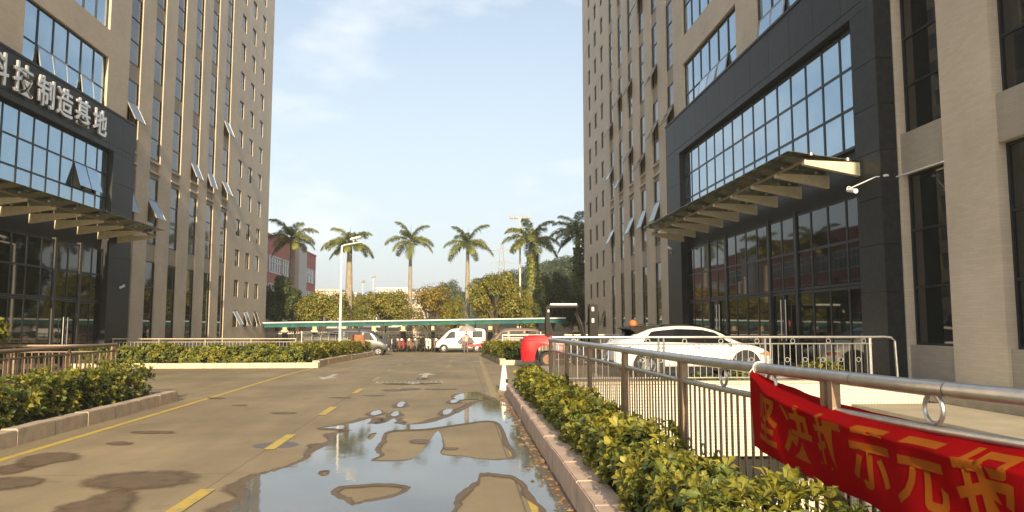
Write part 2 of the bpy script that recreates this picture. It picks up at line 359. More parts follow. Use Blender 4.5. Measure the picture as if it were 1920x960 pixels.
# ---------------------------------------------------------------- puddles and wet stains
def catmull(pts, sub=5):
    n = len(pts); out = []
    for i in range(n):
        p0, p1, p2, p3 = [np.array(pts[(i+k-1) % n], float) for k in range(4)]
        for j in range(sub):
            t = j/sub; out.append(tuple(.5*((2*p1)+(-p0+p2)*t+(2*p0-5*p1+4*p2-p3)*t*t+(-p0+3*p1-3*p2+p3)*t**3)))
    return out
def crop5(pts): return [(420+x/3.2, 660+y/3.2) for x, y in pts]
def to_ground(px, sub=5, jit=.012):
    out = []
    for x, y in catmull(px, sub):
        p = onZ(x, min(y, 1100), 0); out.append((p.x+rng.normal()*jit, p.y+rng.normal()*jit*2.0))
    return out
M_water = mat('puddle_water', (.12, .115, .105), .04, 0, .3, .8, .035, 7, ior=1.5)
def wet_mat():
    m = bpy.data.materials.new('wet_concrete'); m.use_nodes = True; t = m.node_tree; b = t.nodes['Principled BSDF']; L = t.links.new
    b.inputs['Roughness'].default_value = .6
    b.inputs['Specular IOR Level'].default_value = .3
    c = t.nodes.new('ShaderNodeTexCoord'); n = t.nodes.new('ShaderNodeTexNoise'); n.inputs['Scale'].default_value = 6; n.inputs['Detail'].default_value = 6
    r = t.nodes.new('ShaderNodeValToRGB'); r.color_ramp.elements[0].color = (.10, .068, .042, 1); r.color_ramp.elements[1].color = (.19, .135, .082, 1)
    L(c.outputs['Object'], n.inputs['Vector']); L(n.outputs[0], r.inputs[0]); L(r.outputs[0], b.inputs['Base Color'])
    a = t.nodes.new('ShaderNodeAttribute'); a.attribute_name = 'wet'
    ad = t.nodes.new('ShaderNodeMath'); ad.operation = 'MULTIPLY_ADD'; ad.inputs[1].default_value = .7; ad.inputs[2].default_value = -.35
    L(n.outputs[0], ad.inputs[0]); a2 = t.nodes.new('ShaderNodeMath'); a2.operation = 'ADD'; L(a.outputs['Fac'], a2.inputs[0]); L(ad.outputs[0], a2.inputs[1])
    s = t.nodes.new('ShaderNodeMapRange'); s.interpolation_type = 'SMOOTHSTEP'; s.inputs[1].default_value = .08; s.inputs[2].default_value = .75; L(a2.outputs[0], s.inputs[0])
    L(s.outputs[0], b.inputs['Alpha']); return m
M_wet = wet_mat()
def sheet(name, loops, m, z, kind='structure'):
    v3 = [[Vector((x, y, 0)) for x, y in lp] for lp in loops]; tris = tessellate_polygon(v3); flat = [p for lp in loops for p in lp]
    me = bpy.data.meshes.new(name); me.from_pydata([(x, y, z+gz(y)) for x, y in flat], [], [tuple(t) for t in tris])
    bm = bmesh.new(); bm.from_mesh(me); bmesh.ops.recalc_face_normals(bm, faces=bm.faces)
    for f in bm.faces:
        if f.normal.z < 0: f.normal_flip()
    bm.to_mesh(me); bm.free(); me.materials.append(m); o = bpy.data.objects.new(name, me); link(o); return props(o, kind=kind)
RZ = [.0089]
def rim(name, loop, width, z, parent=None):
    """damp border round a puddle edge: opaque at the water, fading outwards on both sides"""
    n = len(loop); P = [np.array(p) for p in loop]; vs = []; at = []; z = RZ[0]; RZ[0] += .00012
    area = sum(P[i][0]*P[(i+1) % n][1]-P[(i+1) % n][0]*P[i][1] for i in range(n)); sg = 1 if area > 0 else -1
    for i in range(n):
        d = P[(i+2) % n]-P[(i-2) % n]; d /= max(1e-6, np.linalg.norm(d)); nr = np.array([d[1], -d[0]])*sg
        wd = width*(.55+.9*(.5+.5*math.sin(i*.37+3*math.sin(i*.11))))
        for off, a in ((-.05, 1), (0, 1), (wd*.45, .72), (wd, 0)):
            q = P[i]+nr*off*np.array([1, 1.6]); vs.append((q[0], q[1], z+gz(q[1]))); at.append(a)
    fs = [(4*i+k, 4*i+k+1, 4*((i+1) % n)+k+1, 4*((i+1) % n)+k) for i in range(n) for k in range(3)]
    me = bpy.data.meshes.new(name); me.from_pydata(vs, [], fs); me.materials.append(M_wet)
    A = me.attributes.new('wet', 'FLOAT', 'POINT'); A.data.foreach_set('value', at)
    o = bpy.data.objects.new(name, me); link(o); return props(o, kind='structure')
outer = crop5([(20, 975), (95, 900), (150, 850), (135, 800), (200, 748), (300, 722), (400, 690), (505, 645), (530, 612), (600, 572), (655, 542), (668, 502), (705, 490), (755, 480), (735, 466),
    (600, 460), (690, 446), (790, 428), (868, 404), (882, 412), (865, 436), (960, 430), (1015, 404), (1036, 412), (1022, 432), (1120, 440), (1250, 426), (1340, 396), (1450, 345), (1530, 305), (1620, 298), (1690, 305)])
outer += [(955, 757), (968, 772), (984, 812), (1003, 858), (1026, 900), (1052, 940), (1072, 968), (1105, 1010), (700, 1040), (420, 1030), (405, 985)]
isl = [crop5([(640, 850), (700, 812), (850, 800), (1000, 795), (1110, 810), (1112, 835), (1000, 882), (870, 905), (770, 925), (725, 900), (660, 870)]),
       crop5([(990, 478), (1200, 465), (1400, 438), (1580, 415), (1660, 440), (1705, 540), (1752, 640), (1600, 652), (1400, 632), (1300, 618), (1315, 560), (1302, 492), (1275, 483), (1245, 520), (1190, 600), (1120, 650), (1060, 660), (900, 662), (888, 650), (935, 625), (905, 590), (940, 540)]),
       crop5([(1540, 735), (1640, 737), (1775, 768), (1850, 860), (1925, 960), (1935, 1030), (1700, 1060), (1390, 1050), (1375, 940), (1400, 860), (1480, 800), (1525, 770)]),
       crop5([(565, 732), (590, 716), (630, 718), (636, 735), (610, 750), (580, 748)]),
       crop5([(862, 520), (880, 495), (912, 490), (900, 512), (875, 534)])]
L0 = to_ground(outer); LI = [to_ground(p, 4, .008) for p in isl]
sheet('puddle', [L0]+LI, M_water, .012)
rim('wet_rim', L0, .20, .008)
def rim_in(loop, wd):                     # damp border on the dry islands: fades towards their middle
    c = np.mean(np.array(loop), axis=0); n = len(loop); vs = []; at = []
    for i in range(n):
        p = np.array(loop[i]); d = c-p; d /= max(.01, np.linalg.norm(d))
        for off, a in ((-.04, 1), (.0, 1), (wd*.5, .7), (wd, 0)): q = p+d*off*np.array([1, 1.5]); vs.append((q[0], q[1], .0086)); at.append(a)
    fs = [(4*i+k, 4*i+k+1, 4*((i+1) % n)+k+1, 4*((i+1) % n)+k) for i in range(n) for k in range(3)]
    me = bpy.data.meshes.new('wet_rim'); me.from_pydata(vs, [], fs); me.materials.append(M_wet)
    A = me.attributes.new('wet', 'FLOAT', 'POINT'); A.data.foreach_set('value', at); o = bpy.data.objects.new('wet_rim', me); link(o); props(o, kind='structure')
for lp, wd in zip(LI, (.12, .11, .13, .07, .06)): rim_in(lp, wd)
def ell(cx, cy, rx, ry, sk=0, n=9): return [(cx+rx*math.cos(a)*(1+.12*math.sin(3*a+cx))+sk*math.sin(a), cy+ry*math.sin(a)*(1+.12*math.cos(2*a+cy))) for a in [2*math.pi*k/n for k in range(n)]]
for e in [(705, 775, 10, 4.5, -3), (741, 777, 7, 4.6, -3), (752, 759, 6.5, 5.5, -4), (839, 773, 8, 6, -4), (852, 753, 7, 3.5, -4), (768, 718.5, 50, 2.6, 0), (793, 710, 7, 1.8, 0)]:
    lp = to_ground(ell(*e), 4, .006); sheet('puddle', [lp], M_water, .012); rim('wet_rim', lp, .10, .008)
lp = to_ground([(850, 745), (868, 738), (895, 736), (912, 745), (925, 752), (900, 750), (878, 749), (860, 750)], 4); sheet('puddle', [lp], M_water, .012); rim('wet_rim', lp, .1, .008)
SZ = [.0076]
def stain(px, soft=.35, lvl=.9):
    lp = to_ground(px, 5, .004); c = np.mean(np.array(lp), axis=0); n = len(lp); vs = []; at = []
    for k, a in ((1.3, 0), (1.0, .5*lvl), (.72, .85*lvl), (.35, lvl)):
        for p in lp: q = c+(np.array(p)-c)*k; vs.append((q[0], q[1], SZ[0]+gz(q[1]))); at.append(a)
    vs.append((c[0], c[1], SZ[0]+gz(c[1]))); at.append(lvl); SZ[0] -= .00022
    fs = [(r*n+i, r*n+(i+1) % n, (r+1)*n+(i+1) % n, (r+1)*n+i) for r in range(3) for i in range(n)]+[(3*n+i, 3*n+(i+1) % n, 4*n) for i in range(n)]
    me = bpy.data.meshes.new('wet_stain'); me.from_pydata(vs, [], fs); me.materials.append(M_wet)
    A = me.attributes.new('wet', 'FLOAT', 'POINT'); A.data.foreach_set('value', at); o = bpy.data.objects.new('wet_stain', me); link(o); props(o, kind='structure')
for px in ([(158, 905), (190, 893), (260, 886), (325, 885), (358, 892), (360, 903), (330, 911), (262, 918), (200, 918), (165, 913)],
           [(105, 955), (160, 938), (215, 920), (252, 922), (248, 948), (200, 980), (120, 990)], [(42, 860), (80, 851), (125, 850), (146, 854), (142, 862), (105, 868), (70, 876), (40, 874)],
           [(-30, 902), (20, 896), (70, 897), (83, 903), (60, 912), (-10, 920)], [(-20, 882), (40, 868), (75, 868), (60, 880), (10, 890)], ell(225, 832, 25, 3.2), ell(288, 811, 40, 3.2), ell(405, 747, 16, 1.6),
           ell(640, 746, 20, 1.2), ell(532, 775, 24, 2), ell(738, 732, 22, 1.8), ell(768, 730, 18, 2.4), ell(828, 730, 30, 1.4), ell(700, 742, 20, 1.4), ell(790, 829, 22, 5), ell(605, 836, 30, 5), ell(845, 842, 14, 3), ell(450, 760, 14, 1.4)):
    stain(px, lvl=.8)
# manhole cover half under the lane dash
p = onZ(517, 835); mh = thing('manhole_cover', 'round grey iron manhole cover in the road beside a yellow dash', 'manhole cover', (p.x, p.y, 0))
M_iron = mat('cast_iron', (.17, .15, .14), .55, .4, .25, 20, .3, 30)
MB().lathe([(.31, -.01), (.31, .003), (.285, .0032)], (p.x, p.y, 0), 28).build('rim', M_iron, mh)
MB().lathe([(.27, -.01), (.27, .0042)], (p.x, p.y, 0), 28).build('lid', M_iron, mh)
p = onZ(768, 717); mh = thing('drain_grate', 'long dark iron drain grate half drowned in a puddle across the lane', 'drain', (p.x, p.y, 0))
for k in range(14): MB().box(p.x-.9+k*.13, p.x-.84+k*.13, p.y-.17, p.y+.17, .002, .016).build('grate_bar', M_iron, mh)
mb = MB(); mb.box(p.x-.98, p.x+.98, p.y-.24, p.y-.18, .002, .018); mb.box(p.x-.98, p.x+.98, p.y+.18, p.y+.24, .002, .018); mb.build('grate_frame', M_iron, mh)

# ---------------------------------------------------------------- planters (kerb stones, soil) and the light well
def kerb_run(par, a, b, width, z0, z1, n, m=M_concrete_kerb, side=1):
    """row of kerb stones from a to b (ground points); the stones lie on the left of the direction if side=1"""
    a = Vector((*a, 0)); b = Vector((*b, 0)); d = (b-a)/n; u = d.normalized(); s = Vector((-u.y, u.x, 0))*width*side
    for k in range(n):
        p = a+d*k+u*.004; q = a+d*(k+1)-u*.004; h = rng.normal()*.0035; o_ = s.normalized()*rng.normal()*.003
        cs = [p+o_, q+o_, q+s+o_, p+s+o_]; vs = [(c.x, c.y, gz(c.y)+z0) for c in cs]+[(c.x, c.y, gz(c.y)+z1+h) for c in cs]
        MB().add(vs, [(0, 3, 2, 1), (4, 5, 6, 7), (0, 1, 5, 4), (1, 2, 6, 5), (2, 3, 7, 6), (3, 0, 4, 7)]).build('kerb_stone', m, par, bevel=.012)
RAIL = [(2.9, 1.0), (2.62, 1.8), (2.29, 2.88), (2.18, 3.41), (2.06, 4.54), (1.98, 5.2), (1.92, 6.28), (1.88, 8.62), (1.80, 11.2), (1.68, 13.9)]
def railx(y):
    ys_ = [p[1] for p in RAIL]; xs_ = [p[0] for p in RAIL]; return float(np.interp(y, ys_, xs_))
pl = thing('planter', 'pinkish kerb planter of the shrub hedge along the steel railing and puddle', 'planter', (1.2, 9, 0))
kerb_run(pl, (1.05, 3.2), (1.08, 17.6), .27, -.06, .28, 16, mat('pink_kerb_concrete', (.50, .37, .29), .8, 0, .18, 5, .3, 45), -1)
kerb_run(pl, (1.36, 17.6), (2.6, 17.6), .27, -.06, .28, 2, M_concrete_kerb, -1)
mb = MB(); Y = list(np.linspace(2.5, 17.3, 16))
vs = []; 
for y in Y: vs += [(1.30, y, .22), (max(1.6, railx(y)+.16), y, .22), (max(1.6, railx(y)+.16), y, -2.8)]
mb.add(vs, [(3*i+k, 3*i+k+1, 3*i+k+4, 3*i+k+3) for i in range(len(Y)-1) for k in range(2)]); mb.build('soil', M_soil, pl)
M_wtile = tile_mat('cream_wall_tile', (.74, .70, .60), (.40, .36, .28), .062, .062, 'X', 0, .35, .04, .14)
# light well: tiled end wall with a shaded recess, side walls, floor
lw = thing('light_well', 'sunken light well lined with small cream tiles behind the long railing', 'light well', (5.5, 14, -2.8))
MB().box(1.5, 9.3, 14.0, 14.25, -.82, .55).build('end_wall', M_wtile, lw)
MB().box(1.5, 9.3, 14.0, 14.25, -3.2, -1.30).build('end_wall', M_wtile, lw)
MB().box(1.5, 9.3, 14.35, 14.5, -1.4, -.7).build('recess_shade', M_dark, lw)  # dark panel stands in for the shade inside the recess
MB().box(1.45, 9.35, 13.96, 14.30, .55, .60).build('coping', mat('cream_coping', (.6, .52, .38), .7, 0, .12, 5, .2, 30), lw)
MB().box(1.7, 9.3, -3, 14.0, -3.3, -3.2).build('floor', mat('pale_screed', (.5, .46, .38), .8, 0, .15, 2), lw)
M_ledge = mat('ledge_render', (.43, .37, .26), .85, 0, .14, 1.6, .25, 25)
M_ledge2 = mat('ledge_edge', (.33, .28, .2), .85, 0, .16, 4, .25, 25)
MB().box(7.32, 9.6, 1.0, 13.55, -.12, .20).build('ledge', M_ledge, lw, bevel=.01)
MB().box(7.5, 9.6, 1.0, 13.5, -3.2, -.12).build('side_wall', M_wtile, lw)
MB().box(9.1, 9.6, 1.0, 13.9, .2, .50).build('upstand', M_ledge2, lw)
MB().box(1.5, 9.3, -3.2, -3, -3.2, .2).build('near_wall', M_wtile, lw)
# paved forecourt on the right, a shallow step up
fc = MB(); fc.box(2.7, 9.6, 14.3, 26.6, -.1, .2); props(fc.build('forecourt_pavement', mat('forecourt_paving', (.34, .29, .22), .8, 0, .2, 1.5, .2, 40)), kind='structure')
props(MB().box(9.0, 10.2, 14.3, 33, -.1, .5).build('entrance_step', M_granite2), kind='structure')
# left near planter
pl = thing('planter', 'cream kerb planter beside the wet stains holding the clipped left hedge', 'planter', (-6.4, 11, 0))
kerb_run(pl, (-6.16, 4), (-6.21, 16.9), .24, -.06, .225, 13, M_concrete_kerb, 1)
kerb_run(pl, (-6.21, 16.9), (-9.5, 16.9), .24, -.06, .225, 4, M_concrete_kerb, 1)
MB().box(-9.5, -6.4, 3, 16.7, 0, .17).build('soil', M_soil, pl)
# left far planter (two sides seen)
pl = thing('planter', 'long pale kerb planter under the far left hedge and lamp post', 'planter', (-6, 35, 0))
kerb_run(pl, (-16, 29.45), (-5.55, 29.45), .3, -.1, .20, 12, mat('sunlit_kerb', (.58, .49, .35), .8, 0, .12, 5, .25, 40), 1)  # run facing the sun: its brightness is put into a paler colour
kerb_run(pl, (-5.55, 29.75), (-5.75, 52), .28, -.1, .27, 22, M_concrete_kerb, 1)
mb = MB(); vs = []
for y in np.linspace(29.8, 52, 12): vs += [(-9.0 if y > 31.5 else -16, y, gz(y)+.16), (-5.8, y, gz(y)+.16)]
mb.add(vs, [(2*i, 2*i+1, 2*i+3, 2*i+2) for i in range(11)]); mb.build('soil', M_soil, pl)
# right far planter
pl = thing('planter', 'pale kerb planter with a low hedge between the forklift and the white van', 'planter', (1.8, 38, 0))
kerb_run(pl, (1.66, 31.66), (1.4, 50), .26, -.1, .26, 18, M_concrete_kerb, -1)
kerb_run(pl, (1.66, 31.4), (4.0, 31.4), .26, -.1, .2, 3, mat('sunlit_kerb', None), 1)  # same paler colour for the sun-facing run
mb = MB(); vs = []
for y in np.linspace(31.6, 50, 10): vs += [(1.7, y, gz(y)+.16), (3.6, y, gz(y)+.16)]
mb.add(vs, [(2*i, 2*i+1, 2*i+3, 2*i+2) for i in range(9)]); mb.build('soil', M_soil, pl)

# leaf litter and grit washed along the kerb
def litter():
    V, F = [], []; n = 260
    for i in range(n):
        y = rng.uniform(6.5, 17.6); x = 1.05-abs(rng.normal())*.11; a = rng.uniform(0, 6.3); s_ = rng.uniform(.012, .04); e = rng.uniform(.5, 1.0)
        b = len(V); 
        for k in range(5): q = a+k*1.2566; V.append((x+math.cos(q)*s_, y+math.sin(q)*s_*e, .014))
        V.append((x, y, .014+s_*rng.uniform(.3, .8))); F += [(b+k, b+(k+1) % 5, b+5) for k in range(5)]
    o = bpy.data.objects.new('kerb_litter', np_mesh('kerb_litter', V, F, [mat('grit', (.2, .15, .1), .9, island=.5), mat('dry_leaf', (.26, .14, .06), .8, island=.4)], rng.integers(0, 2, len(F)))); link(o); props(o, 'brown leaf litter and grit washed along the kerb beside the puddle', 'litter', kind='stuff')
litter()
# ---------------------------------------------------------------- office towers
FL = [(.9, 4.72), (5.55, 8.80), (9.71, 12.82), (13.58, 16.80), (17.5, 20.7), (21.45, 24.6)]
def tower(side):
    s = 1 if side == 'left' else -1; X0 = -15.0 if s > 0 else 9.6; dy = 1.3 if s > 0 else 0
    PD = .4; TOP = 33.0; NEAR = 2.0 if s < 0 else 19.0; FAR = 56.7+dy; BASE = -.6
    label = ('beige office tower with dark stone portal bearing silver lettering' if s > 0 else 'beige office tower whose dark portal faces the parked white car')
    T = thing('office_tower', label, 'building', (X0, 34+dy, 0), 'twin office towers')
    O = ORG[T.name]
    def X(d): return X0+s*d
    longc = [c+dy for c in (32.72, 35.37, 38.03, 40.7, 43.36, 46.02)]; smallc = [c+dy for c in (48.99, 51.4, 53.89)]
    holes = []                                    # (y0,y1,z0,z1,depth)
    LW = .60
    for c in longc:
        for a, b in FL: holes.append((c-LW, c+LW, a, b, .15, 'w'))
        for (a, b), (a2, b2) in zip(FL, FL[1:]): holes.append((c-LW, c+LW, b, a2, .09, 's'))
        holes.append((c-LW, c+LW, BASE, .9, .05, 's'))
    srows = [2.6+2.03*k for k in range(14)]
    for c in smallc:
        for zt in srows: holes.append((c-.46, c+.46, zt-1.12, zt, .13, 'w'))
    bays = [(24.5+dy, 30.7+dy), (16.6+dy, 22.8+dy)] if s < 0 else [(24.2+dy, 30.2+dy), (16+dy+2, 22.3+dy)]
    rib = [10.2+3.97*k for k in range(4)]
    for a, b in bays:
        for z in rib: holes.append((a, b, z, z+2.78, .2, 'w'))
    NB = [(13.84, 15.33), (10.95, 12.41), (8.1, 9.52), (5.2, 6.66)] if s < 0 else []
    NF = [(1.25, 4.96), (5.85, 9.1), (10.0, 13.2), (14, 17.2)]
    for a, b in NB:
        for q in NF: holes.append((a, b, q[0], q[1], .30, 'w'))
        for (q0, q1), (r0, r1) in zip(NF, NF[1:]): holes.append((a, b, q1, r0, .06, 's'))
        holes.append((a, b, BASE, 1.25, .06, 's'))
    yc = sorted({NEAR, FAR, *[h[0] for h in holes], *[h[1] for h in holes]}); zc = sorted({BASE, TOP, *[h[2] for h in holes], *[h[3] for h in holes]})
    D = np.zeros((len(yc)-1, len(zc)-1)); K = np.zeros_like(D, dtype=int)
    for y0, y1, z0, z1, d, k in holes:
        i0, i1 = yc.index(y0), yc.index(y1); j0, j1 = zc.index(z0), zc.index(z1); D[i0:i1, j0:j1] = d; K[i0:i1, j0:j1] = 1 if k == 'w' else 2
    mb = MB()
    for i in range(len(yc)-1):
        for j in range(len(zc)-1):
            d = D[i, j]; k = K[i, j]; mb.cm = 1 if k == 1 else (2 if k == 2 else 0)
            x = X(-d-(.3 if k == 1 else 0)); y0, y1, z0, z1 = yc[i], yc[i+1], zc[j], zc[j+1]
            q = [(x, y0, z0), (x, y1, z0), (x, y1, z1), (x, y0, z1)]
            if s > 0: mb.add(q, [(0, 1, 2, 3)])
            else: mb.add(q, [(3, 2, 1, 0)])
            mb.cm = 0
            if i+1 < len(yc)-1 and D[i+1, j] != d:
                xa, xb = X(-d-(.3 if k == 1 else 0)), X(-D[i+1, j]-(.3 if K[i+1, j] == 1 else 0))
                q = [(xa, y1, z0), (xb, y1, z0), (xb, y1, z1), (xa, y1, z1)]; mb.add(q, [(0, 1, 2, 3)])
            if j+1 < len(zc)-1 and D[i, j+1] != d:
                xa, xb = X(-d-(.3 if k == 1 else 0)), X(-D[i, j+1]-(.3 if K[i, j+1] == 1 else 0))
                q = [(xa, y0, z1), (xb, y0, z1), (xb, y1, z1), (xa, y1, z1)]; mb.add(q, [(0, 1, 2, 3)])
    Xb = X(-18)
    mb.add([(X0, FAR, BASE), (Xb, FAR, BASE), (Xb, FAR, TOP), (X0, FAR, TOP)], [(0, 1, 2, 3)]); mb.add([(X0, NEAR, BASE), (Xb, NEAR, BASE), (Xb, NEAR, TOP), (X0, NEAR, TOP)], [(3, 2, 1, 0)])
    mb.add([(X0, NEAR, TOP), (Xb, NEAR, TOP), (Xb, FAR, TOP), (X0, FAR, TOP)], [(0, 1, 2, 3)]); mb.add([(Xb, NEAR, BASE), (Xb, FAR, BASE), (Xb, FAR, TOP), (Xb, NEAR, TOP)], [(0, 1, 2, 3)])
    mb.build('wall', [M_wall, M_dark, M_span], T, fixn=False)
    # window meshes (origin at the window's bottom centre on the facade plane)
    def bars(y0, y1, z0, z1, ny, nz, dep, t=.05, th=.06):
        m_ = MB(); xa, xb = s*(-dep), s*(-dep+th)
        for k in range(ny+1):
            y = y0+(y1-y0)*k/ny; yy = min(max(y-t/2, y0), y1-t); m_.box(xa, xb, yy, yy+t, z0, z1)
        for k in range(nz+1):
            z = z0+(z1-z0)*k/nz; zz = min(max(z-t/2, z0), z1-t); m_.box(s*(-dep+.002), s*(-dep+th-.004), y0+t, y1-t, zz, zz+t)
        return m_
    def shiftx(m_): m_.v = [(x+X0, y, z) for x, y, z in m_.v]; return m_
    panes = {}
    def pane_mesh(wd, h, gm):
        key = (round(wd, 3), round(h, 3), gm.name)
        if key not in panes:
            panes[key] = MB().box(-.008, .008, -wd/2, wd/2, -h, 0).mesh('pane', gm)
        return panes[key]
    def sash_mesh(wd, h):                            # the frame of an open hopper sash
        key = ('sash', round(wd, 3), round(h, 3))
        if key not in panes:
            m_ = MB()
            for a in (-wd/2, wd/2-.04): m_.box(-.02, .02, a, a+.04, -h, 0)
            for a in (-h, -.04): m_.box(-.018, .018, -wd/2+.04, wd/2-.04, a, a+.04)
            panes[key] = m_.mesh('sash', mat('grey_aluminium', (.42, .41, .39), .4, .5))
        return panes[key]
    def window(yc_, z0, wd, h, nz_, dep, gm, open_=(), tilt=24, name='window', ny_=1):
        key = ('f', round(wd, 3), round(h, 3), nz_, ny_, dep)
        if key not in panes: panes[key] = bars(-wd/2, wd/2, 0, h, ny_, nz_, dep).mesh('window_frame', M_alu)
        W = inst(name, panes[key], T, (0, yc_-O.y, z0-O.z))
        pw, ph = wd/ny_-.05, h/nz_-.05
        for c in range(ny_):
            for r in range(nz_):
                ty = -wd/2+(c+.5)*wd/ny_; tz = h*(r+1)/nz_-.025; o = (c, r) in open_
                p_ = inst('pane', pane_mesh(pw, ph, gm), W, (s*(-dep+(.07 if o else .02)), ty, tz), (0, -s*R(tilt+rng.normal()*3), 0) if o else (0, rng.normal()*.002, rng.normal()*.002))
                if o: inst('sash', sash_mesh(pw, ph), W, p_.location, p_.rotation_euler)
        return W
    if s > 0: opens = {(0, 2): [1], (0, 1): [1], (1, 1): [1], (3, 2): [0], (4, 2): [0], (5, 2): [0], (5, 3): [0]}
    else: opens = {(0, 2): [1], (1, 1): [1], (1, 2): [1], (2, 1): [1], (3, 1): [1], (5, 1): [1], (2, 2): [0], (3, 2): [1], (4, 2): [0], (5, 2): [1], (3, 3): [1], (4, 3): [1], (1, 3): [0], (5, 3): [0], (2, 4): [1]}
    for ci, c in enumerate(longc):
        for fi, (a, b) in enumerate(FL):
            if fi == 5 and ci < 3: continue
            window(c, a, 2*LW-.01, b-a-.01, 3, .13, M_glass_mid if fi > 0 else M_glass_dark, [(0, r) for r in opens.get((ci, fi), [])])
        MB().box(X(-.14), X(.03), c-LW-.06, c+LW+.06, 9.0, 9.10).build('ledge', M_wall, T)
        MB().box(X(-.14), X(.02), c-LW-.04, c+LW+.04, 9.52, 9.60).build('ledge', M_wall, T)
    for c in smallc:
        for k, zt in enumerate(srows): window(c, zt-1.12, .91, 1.11, 1, .11, M_glass_mid, [(0, 0)] if k == 0 else [], 20)
    for bi, (a, b) in enumerate(bays):
        for fi, z in enumerate(rib):
            if bi == 1 and fi > 1: continue
            op = {(0, 0): [(1, 0), (2, 0), (3, 0)], (1, 0): [(4, 0), (5, 0)]}.get((bi, fi), []) if s < 0 else ({(0, 0): [(1, 0), (2, 0), (4, 0)]}.get((bi, fi), []))
            window((a+b)/2, z, b-a-.01, 2.77, 2, .16, M_glass_sky, op, 9, 'ribbon_window', 6)
    for a, b in NB:
        for q in NF[:3]: window((a+b)/2, q[0], b-a-.01, q[1]-q[0]-.01, 3, .26, M_glass_dark)
    # dark stone portal, panel by panel
    P0, P1 = (15.36, 32.15) if s < 0 else (19.0, 33.5); G0, G1 = (16.38, 30.15) if s < 0 else (19.0, 31.5)
    if s > 0: P0 = 19.0
    pm = MB(); pm.box(X(.0), X(PD-.02), P0+.02, P1-.02, 8.92, 10.5); pm.box(X(0), X(PD-.02), G1+.02, P1-.02, 0, 8.92)
    if s < 0: pm.box(X(0), X(PD-.02), P0+.02, G0-.02, .3, 8.92)
    pm.box(X(0), X(.06), G0, G1, 4.8, 5.9)
    po = pm.build('portal', M_granite, T)
    def panel(y0, y1, z0, z1, m_, d0=PD-.02, d1=PD): MB().box(X(d0), X(d1), y0+.006, y1-.006, z0+.006, z1-.006).build('stone_panel', m_, po)
    n = 12
    for k in range(n):
        a, b = P0+(P1-P0)*k/n, P0+(P1-P0)*(k+1)/n
        panel(a, b, 9.15, 10.5, M_granite if (k*7) % 3 else M_granite2); panel(a, b, 8.92, 9.15, M_granite2, PD-.02, PD-.005)
    zz = [.3]+[.3+1.047*k for k in range(1, 8)]+[8.92]
    zz[-1] = 8.92
    for a, b in zip(zz, zz[1:]):
        if b-a < .3: continue
        panel(G1, P1, a, b, M_granite if rng.random() > .4 else M_granite2)
        MB().box(X(0), X(PD-.006), P1-.02, P1, a+.006, b-.006).build('stone_panel', M_granite, po)
        if s < 0:
            panel(P0, G0, a, b, M_granite if rng.random() > .4 else M_granite2)
            MB().box(X(.004), X(PD-.006), P0, P0+.02, a+.006, b-.006).build('stone_panel', M_granite2, po)
    if s < 0: MB().box(X(.004), X(PD-.006), P0, P0+.02, 8.926, 10.49).build('stone_panel', M_granite2, po)
    MB().box(X(.0), X(PD+.03), P0, P1, 10.5, 10.58).build('coping', M_granite2, po)
    # curtain wall above the canopy
    ny = 15 if s < 0 else 14
    def glazing(name, z0, z1, nz_, gm, op=()):
        W = shiftx(bars(G0, G1, z0, z1, ny, nz_, -.06, .07, .12)).build(name, M_alu, T)
        pw, ph = (G1-G0)/ny-.07, (z1-z0)/nz_-.07
        for c in range(ny):
            for r in range(nz_):
                o = (c, r) in op
                inst('pane', pane_mesh(pw, ph, gm), W, (s*(.155 if not o else .19), G0+(c+.5)*(G1-G0)/ny-O.y, z0+(z1-z0)*(r+1)/nz_-.035-O.z), (0, -s*R(17), 0) if o else (0, rng.normal()*.0015, rng.normal()*.0015))
        return W
    glazing('curtain_wall', 5.9, 8.9, 3, M_glass_sky, () if s < 0 else ((11, 1), (12, 1)))
    glazing('shopfront_glazing', 2.62, 4.78, 2, M_glass_dark)
    zb = .5 if s < 0 else .05
    W = shiftx(bars(G0, G1, zb, 2.60, ny, 1, -.06, .07, .12)).build('entrance_glazing', M_alu, T); pw = (G1-G0)/ny-.07
    doors = {4, 5, 10, 11}
    for c in range(ny):
        y = G0+(c+.5)*(G1-G0)/ny
        if c in doors:
            Dm = MB().box(X(.10), X(.12), y-pw/2, y+pw/2, zb+.05, 2.55).build('door', M_glass_dark, T)
            hy = y+(pw*.36 if c % 2 == 0 else -pw*.36)
            MB().tube([(X(.2), hy, zb+.7), (X(.2), hy, zb+1.9)], .022, 8).build('handle', M_steel, Dm)
        else: inst('pane', pane_mesh(pw, 2.6-zb-.14, M_glass_dark), W, (s*.155, y-O.y, 2.53-O.z))
    for yy in (G0+(G1-G0)*4/ny, G0+(G1-G0)*6/ny, G0+(G1-G0)*10/ny, G0+(G1-G0)*12/ny): MB().box(X(.0), X(.21), yy-.08, yy+.08, zb-.3, 4.85).build('column', M_alu if s < 0 else mat('grey_cladding', (.07, .068, .064), .45, .3), T)
    # glass canopy on tapered brackets
    C0, C1, CD = (16.2, 30.0, 1.72) if s < 0 else (19.5, 32.3, 2.0)
    nb = 10 if s < 0 else 9
    ca = MB().tube([(X(CD-.03), C0, 5.45), (X(CD-.03), C1, 5.45)], .035, 8).build('canopy', M_steel_d, T)
